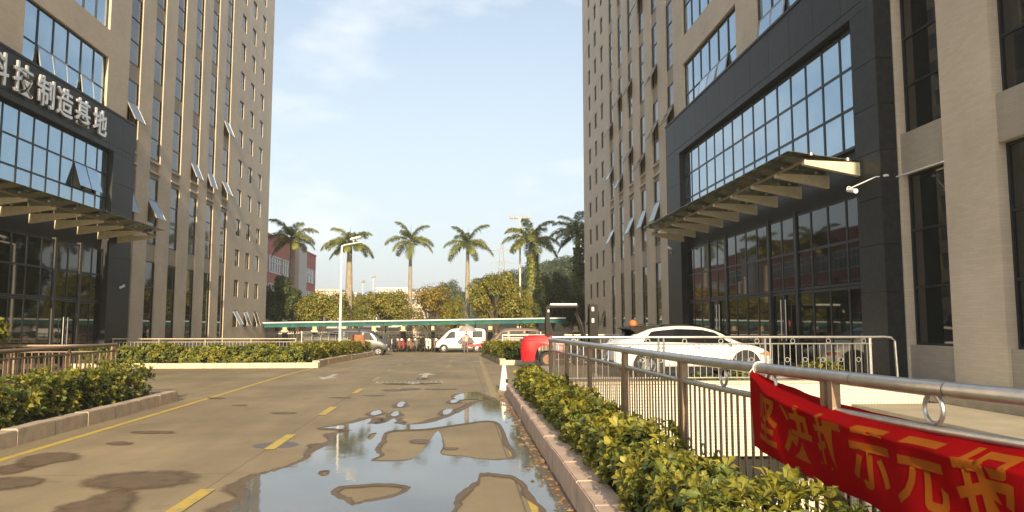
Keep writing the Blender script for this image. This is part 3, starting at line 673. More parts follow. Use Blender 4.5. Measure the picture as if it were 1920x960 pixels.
    for k in range(nb):
        y = C0+.06+(C1-C0-.12)*k/(nb-1)
        mb = MB(); xa, xb = X(PD-.05), X(CD); pr = [(xa, 5.10), (xa, 5.42), (xb, 5.46), (xb, 5.36)]
        mb.prism(pr, 'Y', y-.07, y+.07); mb.build('bracket', M_cream_steel, ca)
        for d in (PD+.25, CD-.2): MB().lathe([(.05, -.03), (.05, .03), (.02, .05)], (X(d), y, 5.47+.17*(d-PD)/(CD-PD)), 8).build('glass_fitting', M_steel, ca)
        if k < nb-1:
            y2 = C0+.06+(C1-C0-.12)*(k+1)/(nb-1); zi, zo = 5.47, 5.68
            m_ = MB(); v = [(X(PD), y+.01, zi), (X(CD+.34), y+.01, zo), (X(CD+.34), y2-.01, zo), (X(PD), y2-.01, zi)]
            m_.add(v+[(a, b, c+.014) for a, b, c in v], [(3, 2, 1, 0), (4, 5, 6, 7), (0, 1, 5, 4), (1, 2, 6, 5), (2, 3, 7, 6), (3, 0, 4, 7)]); m_.build('glass_panel', M_canopy_glass, ca)
    return T
tower('left'); tower('right')
# raised silver characters on the left portal
def text_mesh(ch, extrude=0., size=1.0, bold=0.0):
    cu = bpy.data.curves.new('text', 'FONT'); cu.body = ch; cu.size = size; cu.extrude = extrude; cu.offset = bold; cu.align_x = 'CENTER'; cu.align_y = 'CENTER'; cu.resolution_u = 3
    o = bpy.data.objects.new('text', cu); COL.objects.link(o); dg = bpy.context.evaluated_depsgraph_get(); dg.update()
    me = bpy.data.meshes.new_from_object(o.evaluated_get(dg)); bpy.data.objects.remove(o); bpy.data.curves.remove(cu)
    co = np.zeros(len(me.vertices)*3, np.float32); me.vertices.foreach_get('co', co); co = co.reshape(-1, 3); co[:, :2] -= (co[:, :2].max(0)+co[:, :2].min(0))/2; me.vertices.foreach_set('co', co.ravel()); me.update(); return me
sg = thing('sign_lettering', 'raised silver characters on the dark stone band of the portal', 'sign', (-14.6, 27, 9.7))
M_letter = mat('silver_letter', (.72, .70, .68), .3, .35, .06, 4)
xs_px = [-14, 36, 80, 117, 152, 185]
for ch, px in zip('科技制造基地', xs_px):
    me = text_mesh(ch, .035, 1.12, .012); me.name = 'letter'; me.materials.clear(); me.materials.append(M_letter)
    p = onX(px, 190, -14.6); o = bpy.data.objects.new('letter', me); link(o, sg)
    mw = Matrix(((0, 0, 1, 0), (1, 0, 0, 0), (0, 1, 0, 0), (0, 0, 0, 1))); o.matrix_basis = Matrix.Translation((.09, p.y-27, .06)) @ mw
# ---------------------------------------------------------------- railings
def vbar(w_, h, m, name): return MB().box(-w_/2, w_/2, -w_/2, w_/2, 0, h).mesh(name, m)
def near_railing():
    T = thing('railing', 'long brown steel railing with round holes and rings carrying the red banner', 'railing', (1.9, 8, .22)); O = ORG[T.name]
    ys_ = np.linspace(1.0, 13.9, 40); ZT = 1.40
    # top rail in lengths, with butt joints
    cuts = [1.0, 2.4, 3.25, 3.9, 4.75, 6.0, 8.4, 11.0, 13.9]
    for a, b in zip(cuts, cuts[1:]):
        yy = np.linspace(a+.003, b-.003, 7); MB().tube([(railx(y), y, ZT) for y in yy], .038, 14).build('top_rail', M_steel, T, smooth=True)
    MB().tube([(railx(y), y, 1.21) for y in ys_], .022, 10).build('lower_rail', M_steel, T, smooth=True)
    MB().tube([(railx(y), y, .36) for y in ys_], .022, 10).build('bottom_rail', M_steel_d, T, smooth=True)
    posts = [2.0, 4.12, 6.33, 8.42, 10.4, 12.2, 13.82]
    pm = vbar(.05, 1.18, M_steel_d, 'post')
    for y in posts:
        for d in (-.045, .045): inst('post', pm, T, (railx(y)-O.x, y+d-O.y, 0))
    # perforated balusters and rings
    bm_ = MB(); bm_.cm = 0; bm_.box(-.004, .004, -.018, .018, 0, .84)
    bm_.cm = 1
    for k in range(9):
        for sd_ in (-1,): bm_.box(-.0052, -.004, -.006, .006, .22+k*.032, .234+k*.032)
    bmesh_ = bm_.mesh('baluster', [M_steel_d, M_dark])
    bm2 = MB().box(-.004, .004, -.018, .018, 0, .84).mesh('baluster', M_steel_d)
    rg = MB().ring((0, 0, 0), .042, .007, 'X', 14, 6).mesh('ring', M_steel_d, smooth=True)
    y = 1.2; i = 0; pitch = .103
    while y < 13.75:
        if all(abs(y-p) > .075 for p in posts):
            inst('baluster', bmesh_ if (i % 2 and y < 8) else bm2, T, (railx(y)-O.x, y-O.y, .37-O.z))
            if i % 3 == 0 and y < 10: inst('ring', rg, T, (railx(y+pitch/2)-O.x, y+pitch/2-O.y, .70-O.z))
        y += pitch; i += 1
    rg2 = MB().ring((0, 0, 0), .068, .011, 'X', 22, 8).mesh('ring', M_steel, smooth=True)
    for y in (3.33, 4.75, 5.45, 7.3, 7.75, 9.4, 11.2): inst('ring', rg2, T, (railx(y)-O.x, y-O.y, 1.305-O.z))
    return T
near_railing()
def straight_railing(label, pts, zt, zb, m=M_steel, panel=1.95, pitch=.12, ringed=True, end=None, group=None, lower=.13, bal=True, tr=.028, br=.009):
    a, b = Vector(pts[0]), Vector(pts[1]); T = thing('railing', label, 'railing', (a.x, a.y, zb(a.y) if callable(zb) else zb), group); O = ORG[T.name]
    ZT = zt if callable(zt) else (lambda y: zt); ZB = zb if callable(zb) else (lambda y: zb)
    L = (b-a).length; u = (b-a)/L; P = lambda t, z: (a.x+u.x*t, a.y+u.y*t, z)
    n = max(2, int(L/1.5)); tt = np.linspace(0, L, n+1)
    MB().tube([P(t, ZT(P(t, 0)[1])) for t in tt], tr, 10).build('top_rail', m, T, smooth=True)
    MB().tube([P(t, ZT(P(t, 0)[1])-lower) for t in tt], tr*.55, 8).build('lower_rail', m, T, smooth=True)
    MB().tube([P(t, ZB(P(t, 0)[1])+.08) for t in tt], tr*.55, 8).build('bottom_rail', m, T, smooth=True)
    np_ = max(1, round(L/panel)); pc = {}
    for k in range(np_+1):
        for d in ((-.05, .05) if ringed else (0,)):
            t = min(L-.03, max(.03, L*k/np_+d)); y = P(t, 0)[1]; h = ZT(y)-ZB(y)
            key = round(h, 2)
            if key not in pc: pc[key] = MB().tube([(0, 0, -.1), (0, 0, h-.01)], tr*.8, 8).mesh('post', m, smooth=True)
            inst('post', pc[key], T, Vector(P(t, ZB(y)))-O)
    if bal:
        t = pitch; i = 0
        while t < L-.05:
            y = P(t, 0)[1]; h = round(ZT(y)-lower-ZB(y)-.08, 2); key = ('b', h)
            if key not in pc: pc[key] = MB().tube([(0, 0, 0), (0, 0, h)], br, 6).mesh('baluster', m)
            inst('baluster', pc[key], T, Vector(P(t, ZB(y)+.08))-O)
            if ringed:
                if 'r' not in pc:
                    nrm = 'Y' if abs(u.x) > abs(u.y) else 'X'; pc['r'] = MB().ring((0, 0, 0), .042, .009, nrm, 16, 6).mesh('ring', m, smooth=True)
                if i % 6 == 2: inst('ring', pc['r'], T, Vector(P(t+pitch/2, ZT(y)-lower/2-.01))-O)
                if i % 3 == 1: inst('ring', pc['r'], T, Vector(P(t+pitch/2, ZB(y)+.42))-O)
            t += pitch; i += 1
    if end: MB().tube(end, tr*.9, 10).build('end_hoop', m, T, smooth=True)
    return T
straight_railing('polished steel railing with rings in front of the white car', [(1.75, 14.1, 0), (8.1, 14.1, 0)], lambda y: 1.44, .58, end=[(8.05, 14.1, 1.44), (8.35, 14.1, 1.445), (8.5, 14.1, 1.43), (8.57, 14.1, 1.36), (8.6, 14.1, .5)])
straight_railing('low brown steel railing behind the clipped left hedge', [(-7.3, 16.3, 0), (-7.3, 5, 0)], 1.26, .17, M_steel_d, 2.0, .16, False, tr=.036, br=.016)
straight_railing('low brown steel railing running away from the left hedge corner to the portal', [(-7.36, 16.3, 0), (-13.0, 15.6, 0)], 1.24, .05, M_steel_d, 1.9, .13, False, tr=.03, br=.014)
straight_railing('thin pale railing at the foot of the left tower behind the long hedge', [(-14.6, 32.2, 0), (-7.0, 32.2, 0)], 1.06, 0, mat('pale_rail_paint', (.5, .44, .34), .5, .3, .1, 5), 1.9, .15, False, tr=.028)
# basement ramps: walls with railings on top
M_ramp = mat('brown_render', (.16, .115, .08), .85, 0, .2, 3, .2, 20)
M_whiterail = mat('white_rail_paint', (.74, .7, .62), .45, .2, .06, 5)
def ramp(label, x, y0, y1, lab2, x2, zr):
    T = thing('ramp_wall', label, 'wall', (x, y0, 0))
    mb = MB(); n = 8
    for k in range(n):
        a, b = y0+(y1-y0)*k/n, y0+(y1-y0)*(k+1)/n; mb.box(x-.12, x+.12, a, b, -.6, .96+gz((a+b)/2))
    mb.build('wall_face', M_ramp, T)
    mb = MB(); mb.box(min(x, x2), max(x, x2), y1-.25, y1, -.6, 1.0+gz(y1)); mb.build('end_wall', M_ramp, T)
    straight_railing(lab2, [(x, y0, 0), (x, y1, 0)], lambda y: 1.40+gz(y), lambda y: .95+gz(y), M_whiterail, 2.2, .2, False, tr=.03)
ramp('brown rendered basement ramp wall behind the lamp post', -7.0, 33.2, 46.5, 'white railing on the brown ramp wall behind the lamp post', -10, 1)
ramp('brown rendered basement ramp wall beyond the forklift', 3.9, 36, 48, 'white railing on the ramp wall beyond the forklift', 7, 1)
straight_railing('white railing across the yard directly behind the forklift', [(2.0, 36, 0), (9.4, 36, 0)], 1.15, lambda y: gz(y), M_whiterail, 2.0, .18, False, tr=.032)
MB_ = MB(); p0 = (-6.9, 46.6)
bb = thing('site_hoarding', 'small rust orange board standing at the end of the ramp wall', 'board', (-6.2, 46.7, gz(46.7)))
MB().box(-6.85, -5.95, 46.68, 46.72, gz(46)+.5, gz(46)+1.35).build('panel', mat('rust_board', (.30, .13, .06), .8, 0, .2, 6), bb)
for x in (-6.8, -6.0): MB().box(x-.03, x+.03, 46.6, 46.68, gz(46)-.1, gz(46)+1.38).build('post', M_bark, bb)

# ---------------------------------------------------------------- red banner on the near railing
def banner():
    T = thing('banner', 'red cloth banner with yellow characters sagging from the near steel railing', 'banner', (2.1, 3.6, 1.0)); O = ORG[T.name]
    Y0, Y1 = 4.93, 1.15
    def S(u, v):                           # u 0..1 along, v 0 top .. 1 bottom
        y = Y0+(Y1-Y0)*u; L = u*(Y0-Y1)
        top = 1.385-.15*(1-math.exp(-L/.42))-.015*math.sin(math.pi*min(1, u*1.1)); bot = .885-.11*min(1, L/1.25)-.06*max(0, L-1.25)
        rx = railx(y); k = min(1, L/.35)
        fv = .10+.24*min(1, L/2.2)           # where the fold lies
        out_top = -.045+.10*k; bulge = -.05-.075*k
        if v < fv:
            t = v/fv; e = t*t*(3-2*t); dx = out_top+(bulge-out_top)*t; z = top-(top-bot)*fv*.62*t
        else:
            t = (v-fv)/(1-fv); zf = top-(top-bot)*fv*.62; dx = bulge+.05*t*k; z = zf+(bot-zf)*t
        wv = .012*math.sin(9*L+3.0*v)*min(1, L/.2)*(.4+v)+.006*math.sin(21*L-5*v)+.010*k*math.exp(-((v-fv)/.05)**2)*-1
        dg = .02*math.sin(6*(L-.8*v))*k*v
        return Vector((rx+dx+wv*.8+dg, y-.03*v*(1-k)+.02*v*k, z))
    nu, nv = 150, 40; vs = [S(i/nu, j/nv) for i in range(nu+1) for j in range(nv+1)]
    fs = [(i*(nv+1)+j, (i+1)*(nv+1)+j, (i+1)*(nv+1)+j+1, i*(nv+1)+j+1) for i in range(nu) for j in range(nv)]
    M_cl = mat('red_banner_cloth', (.30, .004, .006), .75, 0, .08, 3, .15, 400, spec=.05, trans=.38); M_ch = mat('yellow_banner_print', (.30, .085, .01), .75, 0, .08, 6, spec=.05, trans=.25)
    mb = MB(); mb.add(vs, fs); o = mb.build('cloth', M_cl, T, smooth='all', fixn=False)
    for k, ch in enumerate('坚决打示元报备全'):
        me = text_mesh(ch, 0, 1.0, .022); bm = bmesh.new(); bm.from_mesh(me); bpy.data.meshes.remove(me)
        bmesh.ops.triangulate(bm, faces=bm.faces)
        for _ in range(3):
            ed = [e for e in bm.edges if e.calc_length() > .07]
            if not ed: break
            bmesh.ops.subdivide_edges(bm, edges=ed, cuts=1, use_grid_fill=False); bmesh.ops.triangulate(bm, faces=bm.faces)
        L0_ = .30+k*.335
        for v in bm.verts:
            u = (L0_+v.co.x*.285)/(Y0-Y1); vv = .50-v.co.y*.70; p = S(u, vv); e = .004
            nrm = (S(u+e, vv)-p).cross(S(u, vv+e)-p).normalized()
            if nrm.x > 0: nrm = -nrm
            v.co = p+nrm*.003-O
        me = bpy.data.meshes.new('character'); bm.to_mesh(me); bm.free(); me.materials.append(M_ch); me.polygons.foreach_set('use_smooth', [True]*len(me.polygons))
        c = bpy.data.objects.new('character', me); link(c, T)
    yt = 4.9; MB().ring((railx(yt), yt, 1.40), .044, .004, 'Y', 14, 5).build('tie_string', M_white, T)
    MB().tube([(railx(yt)-.045, yt, 1.40), (railx(yt)-.06, yt+.02, 1.372)], .004, 5).build('tie_string', M_white, T)
banner()

# ---------------------------------------------------------------- hedges
def rosette_mesh(name, seed, size=.1, n=8, m=M_leafy):
    r_ = np.random.default_rng(seed); mb = MB()
    for k in range(n):
        a = 2*math.pi*k/n+r_.normal()*.25; el = R(r_.uniform(5, 55)); L = size*r_.uniform(.75, 1.15); wd = L*r_.uniform(.3, .4)
        d = Vector((math.cos(a)*math.cos(el), math.sin(a)*math.cos(el), math.sin(el))); sdv = Vector((-math.sin(a), math.cos(a), 0)); up = sdv.cross(d)*-1
        p1, p2, p3 = d*L*.12, d*L*.55+Vector((0, 0, L*.08)), d*L*.98-Vector((0, 0, L*.12)); f = Vector((0, 0, L*.06))
        mb.add([p1, p2-sdv*wd/2+f, p2, p2+sdv*wd/2+f, p3], [(0, 2, 1), (0, 3, 2), (1, 2, 4), (2, 3, 4)])
    me = mb.mesh(name, m, fixn=False); return me
ROS = [rosette_mesh('leaf_rosette', 10+k, .105, 8, [M_leafy, M_leafy, M_leafg, M_leafy][k]) for k in range(4)]
def ros_stuff(centers, nrms, size, mats_p=(.7,)):
    """many rosettes as one mesh (numpy)"""
    V, F, MI = [], [], []; nb = 0
    base = []
    for k in range(4):
        me = ROS[k]; v = np.zeros(len(me.vertices)*3, np.float32); me.vertices.foreach_get('co', v); v = v.reshape(-1, 3)
        f = np.zeros(len(me.polygons)*3, np.int32); me.polygons.foreach_get('vertices', f); base.append((v/.105, f.reshape(-1, 3)))
    for c, n_, s_ in zip(centers, nrms, size):
        k = rng.integers(4); v, f = base[k]; q = Vector(n_).to_track_quat('Z', 'Y') @ Matrix.Rotation(rng.uniform(0, 6.28), 3, 'Z').to_quaternion()
        m_ = np.array(q.to_matrix()); V.append(v@m_.T*s_+np.array(c)); F.append(f+nb); nb += len(v); MI += [0 if rng.random() < mats_p[0] else 1]*len(f)
    return np.concatenate(V), np.concatenate(F), MI
def hedge_shape(n, path, halfw, z0, h, yfun=None):
    """points over the surface of a clipped hedge running along a polyline; returns centres and normals"""
    P = [Vector((*p, 0)) for p in path]; seg = [(b-a).length for a, b in zip(P, P[1:])]; tot = sum(seg); C, N = [], []
    while len(C) < n:
        t = rng.uniform(0, tot); k = 0
        while t > seg[k] and k < len(seg)-1: t -= seg[k]; k += 1
        u = (P[k+1]-P[k]).normalized(); s_ = Vector((-u.y, u.x, 0)); c = P[k]+u*t
        hw = halfw(c.y) if callable(halfw) else halfw; q = rng.uniform(-1, 1)*(hw+h*.9)
        bumps = .06*math.sin(c.x*3.1+c.y*2.3)+.05*math.sin(c.y*5.7+c.x*1.7)+.035*math.sin(c.y*11+c.x*9)
        hh = h+bumps
        if abs(q) < hw: p = c+s_*q; nr = Vector((rng.normal()*.35, rng.normal()*.35, 1)); z = hh-max(0, abs(q)-hw*.6)*.25
        else:
            d = abs(q)-hw; p = c+s_*math.copysign(hw+.04*math.sin(c.y*7)+.03*rng.normal(), q); z = hh-d*1.1; nr = s_*math.copysign(1, q)+Vector((rng.normal()*.4, rng.normal()*.4, .75))
        if z < .02: continue
        C.append((p.x, p.y, z0+z+gz(p.y)+rng.normal()*.025)); N.append(nr)
    return C, N
def hedge_fill(n, path, halfw, z0, h, size):
    P = [Vector((*p, 0)) for p in path]; seg = [(b-a).length for a, b in zip(P, P[1:])]; tot = sum(seg); C = []
    for _ in range(n):
        t = rng.uniform(0, tot); k = 0
        while t > seg[k] and k < len(seg)-1: t -= seg[k]; k += 1
        u = (P[k+1]-P[k]).normalized(); s_ = Vector((-u.y, u.x, 0)); c = P[k]+u*t; hw = halfw(c.y) if callable(halfw) else halfw
        p = c+s_*rng.uniform(-1, 1)*hw*.95; C.append((p.x, p.y, z0+rng.uniform(.02, 1)**.7*h*.96+gz(p.y)))
    nr = rng.normal(size=(n, 3)); nr[:, 2] = np.abs(nr[:, 2])+.3
    return leaf_quads(np.array(C), nr, rng.uniform(.7, 1.2, n)*size, .5)
def hedge(label, path, halfw, z0, h, nros, nfill, size, parts=0, group=None, mixp=.7, stems=True):
    p0 = path[0]; T = thing('hedge', label, 'hedge', (p0[0], p0[1], z0+gz(p0[1])), group); O = np.array(ORG[T.name])
    C, N = hedge_shape(nros, path, halfw, z0, h)
    order = np.argsort([c[0]**2+c[1]**2 for c in C]); near = list(order[:parts]); rest = list(order[parts:])
    for i in near:
        q = N[i].to_track_quat('Z', 'Y') @ Matrix.Rotation(rng.uniform(0, 6.28), 3, 'Z').to_quaternion()
        inst('leaf_rosette', ROS[rng.integers(4)], T, Vector(C[i])-Vector(O), q.to_euler(), size/.105*rng.uniform(.8, 1.25))
    V, F, MI = ros_stuff([C[i] for i in rest], [N[i] for i in rest], rng.uniform(.8, 1.2, len(rest))*size, (mixp,))
    o = bpy.data.objects.new('foliage', np_mesh('foliage', V-O, F, [M_leafy, M_leafg], MI)); link(o, T); o['kind'] = 'stuff'
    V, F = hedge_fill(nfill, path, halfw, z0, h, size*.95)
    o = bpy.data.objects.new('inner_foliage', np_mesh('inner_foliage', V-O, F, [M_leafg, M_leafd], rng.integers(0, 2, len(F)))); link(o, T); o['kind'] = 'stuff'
    if stems:
        mb = MB(); P = [Vector((*p, 0)) for p in path]
        for a, b in zip(P, P[1:]):
            n = max(2, int((b-a).length/.4))
            for k in range(n):
                c = a+(b-a)*(k+rng.uniform(.2, .8))/n; c.x += rng.normal()*.08; e = Vector((rng.normal()*.15, rng.normal()*.15, h*.8)); z = z0+gz(c.y)-.02
                mb.tube([(c.x, c.y, z), (c.x+e.x*.5, c.y+e.y*.5, z+e.z*.5), (c.x+e.x, c.y+e.y, z+e.z)], [.014, .011, .006], 5)
        so_ = mb.build('stems', M_bark, T); so_['kind'] = 'stuff'
    return T
def rh_mid(y): return (1.34+railx(y)-.10)/2
hp = [(rh_mid(y), y) for y in np.linspace(3.6, 16.6, 14)]
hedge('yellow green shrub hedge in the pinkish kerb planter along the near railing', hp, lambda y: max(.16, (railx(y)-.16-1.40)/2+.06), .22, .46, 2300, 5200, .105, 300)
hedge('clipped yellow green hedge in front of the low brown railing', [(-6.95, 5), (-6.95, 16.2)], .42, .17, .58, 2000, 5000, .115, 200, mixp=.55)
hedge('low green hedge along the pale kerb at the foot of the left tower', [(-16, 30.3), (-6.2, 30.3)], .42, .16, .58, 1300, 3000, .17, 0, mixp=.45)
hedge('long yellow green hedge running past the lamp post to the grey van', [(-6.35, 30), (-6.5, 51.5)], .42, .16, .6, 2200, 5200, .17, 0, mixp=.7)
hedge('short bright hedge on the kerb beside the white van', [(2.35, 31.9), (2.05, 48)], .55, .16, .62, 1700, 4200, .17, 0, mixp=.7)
def bush(label, x, y, z, r, n, size, h, tall=0, flowers=False):
    T = thing('shrub', label, 'shrub', (x, y, z)); O = np.array((x, y, z))
    C, N = [], []
    for _ in range(n):
        d = rng.normal(size=3); d /= np.linalg.norm(d); d[2] = abs(d[2])*1.0 if rng.random() < .8 else d[2]*.4; k = rng.uniform(.55, 1.05)
        C.append((x+d[0]*r*k, y+d[1]*r*k, z+tall+h*.5+d[2]*h*.55*k)); N.append(Vector(d)+Vector((0, 0, .6)))
    V, F, MI = ros_stuff(C, N, rng.uniform(.8, 1.25, n)*size, (.6,)); o = bpy.data.objects.new('foliage', np_mesh('foliage', V-O, F, [M_leafy, M_leafg], MI)); link(o, T); o['kind'] = 'stuff'
    mb = MB()
    for k in range(5):
        a = k*1.3; mb.tube([(x, y, z-.05), (x+math.cos(a)*r*.25, y+math.sin(a)*r*.25, z+tall*.7+h*.3), (x+math.cos(a)*r*.6, y+math.sin(a)*r*.6, z+tall+h*.75)], [.018, .012, .006], 5)
    mb.build('stem', M_bark, T); return T
bush('round leafy shrub behind the low brown railing near the left portal doors', -9.6, 15.4, .05, .5, 240, .16, .85, .95)
bush('large drooping shrub behind the ringed railing near its hooped end', 7.35, 14.75, .2, .5, 170, .13, .72)
bush('small shrub behind the ringed railing in front of the car bonnet', 5.75, 14.7, .2, .36, 110, .12, .56)
bush('low shrub below the ringed railing under the car doors', 4.9, 14.75, .2, .55, 130, .12, .42)
bush('low shrub below the ringed railing beside the car wheel', 4.0, 14.75, .2, .45, 110, .12, .38)

# ---------------------------------------------------------------- palms
def frond_mesh(name, seed, L, up, droop):
    r_ = np.random.default_rng(seed); pts = []; p = Vector((0, 0, 0)); el = up; n = 14
    for k in range(n+1):
        pts.append(p.copy()); el_k = el-droop*(k/n)**1.3; p = p+Vector((math.cos(el_k), 0, math.sin(el_k)))*L/n
    mb = MB(); mb.tube(pts, [.045*(1-.85*k/n) for k in range(n+1)], 5)
    nl = 80
    for i in range(nl):
        t = .1+.9*i/nl; k = min(n-1, int(t*n)); f = t*n-k; q = pts[k].lerp(pts[k+1], f); d = (pts[k+1]-pts[k]).normalized()
        ll = L*.27*(math.sin(math.pi*min(1, .18+t*.8))**.6)*r_.uniform(.8, 1.1)
        for s_ in (-1, 1):
            out = (Vector((0, s_, 0))*r_.uniform(.7, 1)+d*r_.uniform(.5, .9)+Vector((0, 0, r_.uniform(-.35, .5)))).normalized()
            e = q+out*ll+Vector((0, 0, -ll*r_.uniform(.25, .55))); m_ = q+out*ll*.55+Vector((0, 0, ll*.02)); wv = d*.032*r_.uniform(.8, 1.3)
            mb.add([q-wv*.5, q+wv*.5, m_+wv, m_-wv, e], [(0, 1, 2, 3), (3, 2, 4)])
    return mb.mesh(name, M_palm, fixn=False)
FR = [frond_mesh('frond', 1, 2.9, R(70), R(75)), frond_mesh('frond', 2, 3.0, R(48), R(85)), frond_mesh('frond', 3, 3.0, R(25), R(85)), frond_mesh('frond', 4, 2.8, R(2), R(72)), frond_mesh('frond', 5, 2.6, R(-25), R(50))]
def palm(label, px, py, Yd, r0, sc=1.0, ivy=False, lean=0, nf=15, droopy=False):
    p = onY(px, py, Yd); base = gz(Yd)-.1; T = thing('palm_tree', label, 'palm tree', (p.x, Yd, base), 'royal palms beyond the bike shelter'); H = p.z-base
    pts = [(p.x+lean*(1-t)**1.5, Yd, base+(H-1.1*sc)*t) for t in np.linspace(0, 1, 9)]
    MB().tube(pts, [r0*(1.15-.45*t+.18*math.sin(t*3.0)) for t in np.linspace(0, 1, 9)], 12).build('trunk', M_palmtrunk, T, smooth=True)
    MB().tube([(p.x, Yd, base+H-1.15*sc), (p.x, Yd, base+H-.6*sc), (p.x, Yd, base+H+.1)], [r0*.78, r0*.72, r0*.25], 12).build('crownshaft', M_shaft, T, smooth=True)
    for k in range(nf):
        a = k*2.39996+px; v = [0, 1, 1, 2, 2, 2, 3, 3, 3, 4][int(k/nf*10)]
        if droopy and v < 3: v = min(4, v+1) if k % 2 else v
        q = (Matrix.Rotation(a, 3, 'Z') @ Matrix.Rotation(rng.normal()*.08, 3, 'Y')).to_euler(); inst('frond', FR[v], T, (0, 0, H-.05*v), q, sc*rng.uniform(.88, 1.08))
    MB().tube([(p.x, Yd, base+H), (p.x+.05, Yd, base+H+1.6*sc)], [.05, .01], 6).build('spear_leaf', M_shaft, T)
    if ivy:
        n = 2600; t = rng.uniform(0, 1, n); a = rng.uniform(0, 2*math.pi, n); rr = r0*(1.25+.3*np.sin(t*9+a)+.35*rng.random(n)); C = np.stack([rr*np.cos(a), rr*np.sin(a), t*(H-1.4*sc)], 1)
        V, F = leaf_quads(C, np.stack([np.cos(a), np.sin(a), .5*np.ones(n)], 1)+rng.normal(size=(n, 3))*.3, rng.uniform(.14, .26, n), .8); o = bpy.data.objects.new('ivy', np_mesh('ivy', V, F, [M_leafg, M_leafb], rng.integers(0, 2, n))); link(o, T); o['kind'] = 'stuff'
    return T
palm('dark shaded palm in front of the red brick building', 548, 446, 70, .23, .98)
palm('stout palm with drooping fronds behind the lamp post', 656, 454, 69, .31, .95, droopy=True, nf=17)
palm('slim sunlit palm above the parked scooters', 770, 450, 70, .18, .9, nf=12)
palm('slim straight palm above the white van', 877, 456, 70, .21, .95, nf=13)
palm('palm with bright ivy covering its trunk beside the tall floodlight', 997, 450, 69, .34, 1.05, ivy=True, nf=18)
palm('dark palm with ivy trunk at the corner of the right tower', 1083, 436, 70, .33, 1.05, ivy=True, nf=17)

# ---------------------------------------------------------------- broadleaf trees
def crown(n, lobes, size, seed):
    r_ = np.random.default_rng(seed); C, N = [], []
    wts = np.array([l[3]**2 for l in lobes]); wts /= wts.sum()
    idx = r_.choice(len(lobes), n, p=wts); d = r_.normal(size=(n, 3)); d /= np.linalg.norm(d, axis=1, keepdims=True)
    L_ = np.array(lobes)[idx]; k = r_.uniform(.35, 1.0, n)**.55
    rag = 1+.22*np.sin(d[:, 0]*7+idx)*np.cos(d[:, 1]*6+d[:, 2]*5)
    C = L_[:, :3]+d*(L_[:, 3]*k*rag)[:, None]*np.array([1, 1, .75]); nr = d*.8+np.array([0, 0, .7])+r_.normal(size=(n, 3))*.5
    return leaf_quads(C, nr, r_.uniform(.7, 1.3, n)*size, .62)
def tree_proto(name, seed, H, rx, m, n, size, trunk_h, flat=.6, mats2=None, nl=20):
    r_ = np.random.default_rng(seed); T = thing(name, 'tree', 'tree', (0, 0, 0)); lobes = []; mb = MB()
    th = trunk_h*.62; mb.tube([(0, 0, -.2), (.05, .02, th*.5), (.02, -.03, th)], [.16*H/6, .12*H/6, .10*H/6], 8)
    for k in range(nl):
        a = k*2.4+r_.normal()*.3; rr = rx*(.15+.62*math.sqrt((k+.5)/nl)); z = th+(H-th)*(.30+.48*(1-(rr/rx)**2)*flat+r_.uniform(-.26, .12)); c = (rr*math.cos(a), rr*math.sin(a), z); rad = rx*r_.uniform(.28, .44)
        lobes.append((*c, rad)); mid = (c[0]*.45, c[1]*.45, th+(z-th)*.5+.1)
        mb.tube([(0, 0, th*.9), mid, c], [.07*H/6, .05*H/6, .018], 5)
    mb.build('trunk', M_bark, T, smooth=True)
    V, F = crown(n, lobes, size, seed+1); o = bpy.data.objects.new('crown', np_mesh('crown', V, F, [m, mats2 or m], r_.integers(0, 2, len(F)))); link(o, T); o['kind'] = 'stuff'
    return T
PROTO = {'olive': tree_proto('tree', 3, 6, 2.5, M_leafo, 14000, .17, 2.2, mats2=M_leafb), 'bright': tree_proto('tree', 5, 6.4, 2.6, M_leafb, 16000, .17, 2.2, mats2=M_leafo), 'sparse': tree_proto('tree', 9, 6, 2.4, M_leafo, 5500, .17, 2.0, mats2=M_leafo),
         'dark': tree_proto('tree', 12, 7.5, 2.4, M_leafd, 15000, .18, 2.2, mats2=M_leafg), 'hill': tree_proto('tree', 15, 12, 5, M_leafh, 10000, .36, 3, mats2=M_leafd, nl=22)}  # the dark kind carries the towers' shade in its leaf colour
index_kids(); FIRST = set()
def tree(kind, label, px, py_top, Yd, wpx=None, group=None, X=None, z0=None, hgt=None):
    pr = PROTO[kind]; H0 = {'olive': 6, 'bright': 6.4, 'sparse': 6, 'dark': 7.5, 'hill': 12}[kind]; base = gz(Yd) if z0 is None else z0
    if kind in FIRST: T = copy_tree(pr)
    else: FIRST.add(kind); T = pr
    if X is None:
        p = onY(px, py_top, Yd); X = p.x; H = p.z-base
    else: H = hgt
    T.location = (X, Yd, base); sc = H/H0*1.38; rx0 = {'olive': 2.5, 'bright': 2.6, 'sparse': 2.4, 'dark': 2.4, 'hill': 5}[kind]
    sx = sc if wpx is None else (wpx/2/FPX*Yd)/rx0/.95
    T.scale = (sx, sx, sc); T.rotation_euler = (0, 0, rng.uniform(0, 6)); T['label'] = label; T['category'] = 'tree'
    if group: T['group'] = group
    return T
G = 'trees behind the fence'
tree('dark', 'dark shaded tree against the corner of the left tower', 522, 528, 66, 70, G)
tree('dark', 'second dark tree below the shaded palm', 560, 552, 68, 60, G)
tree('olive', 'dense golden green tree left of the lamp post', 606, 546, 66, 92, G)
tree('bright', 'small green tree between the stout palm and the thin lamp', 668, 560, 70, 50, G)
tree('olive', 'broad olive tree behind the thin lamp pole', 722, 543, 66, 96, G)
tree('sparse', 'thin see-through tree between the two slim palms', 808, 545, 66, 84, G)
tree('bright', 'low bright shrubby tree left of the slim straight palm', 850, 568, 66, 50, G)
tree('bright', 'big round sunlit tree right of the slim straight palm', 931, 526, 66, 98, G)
tree('bright', 'narrow bright tree beside the ivy palm', 985, 560, 67, 40, G)
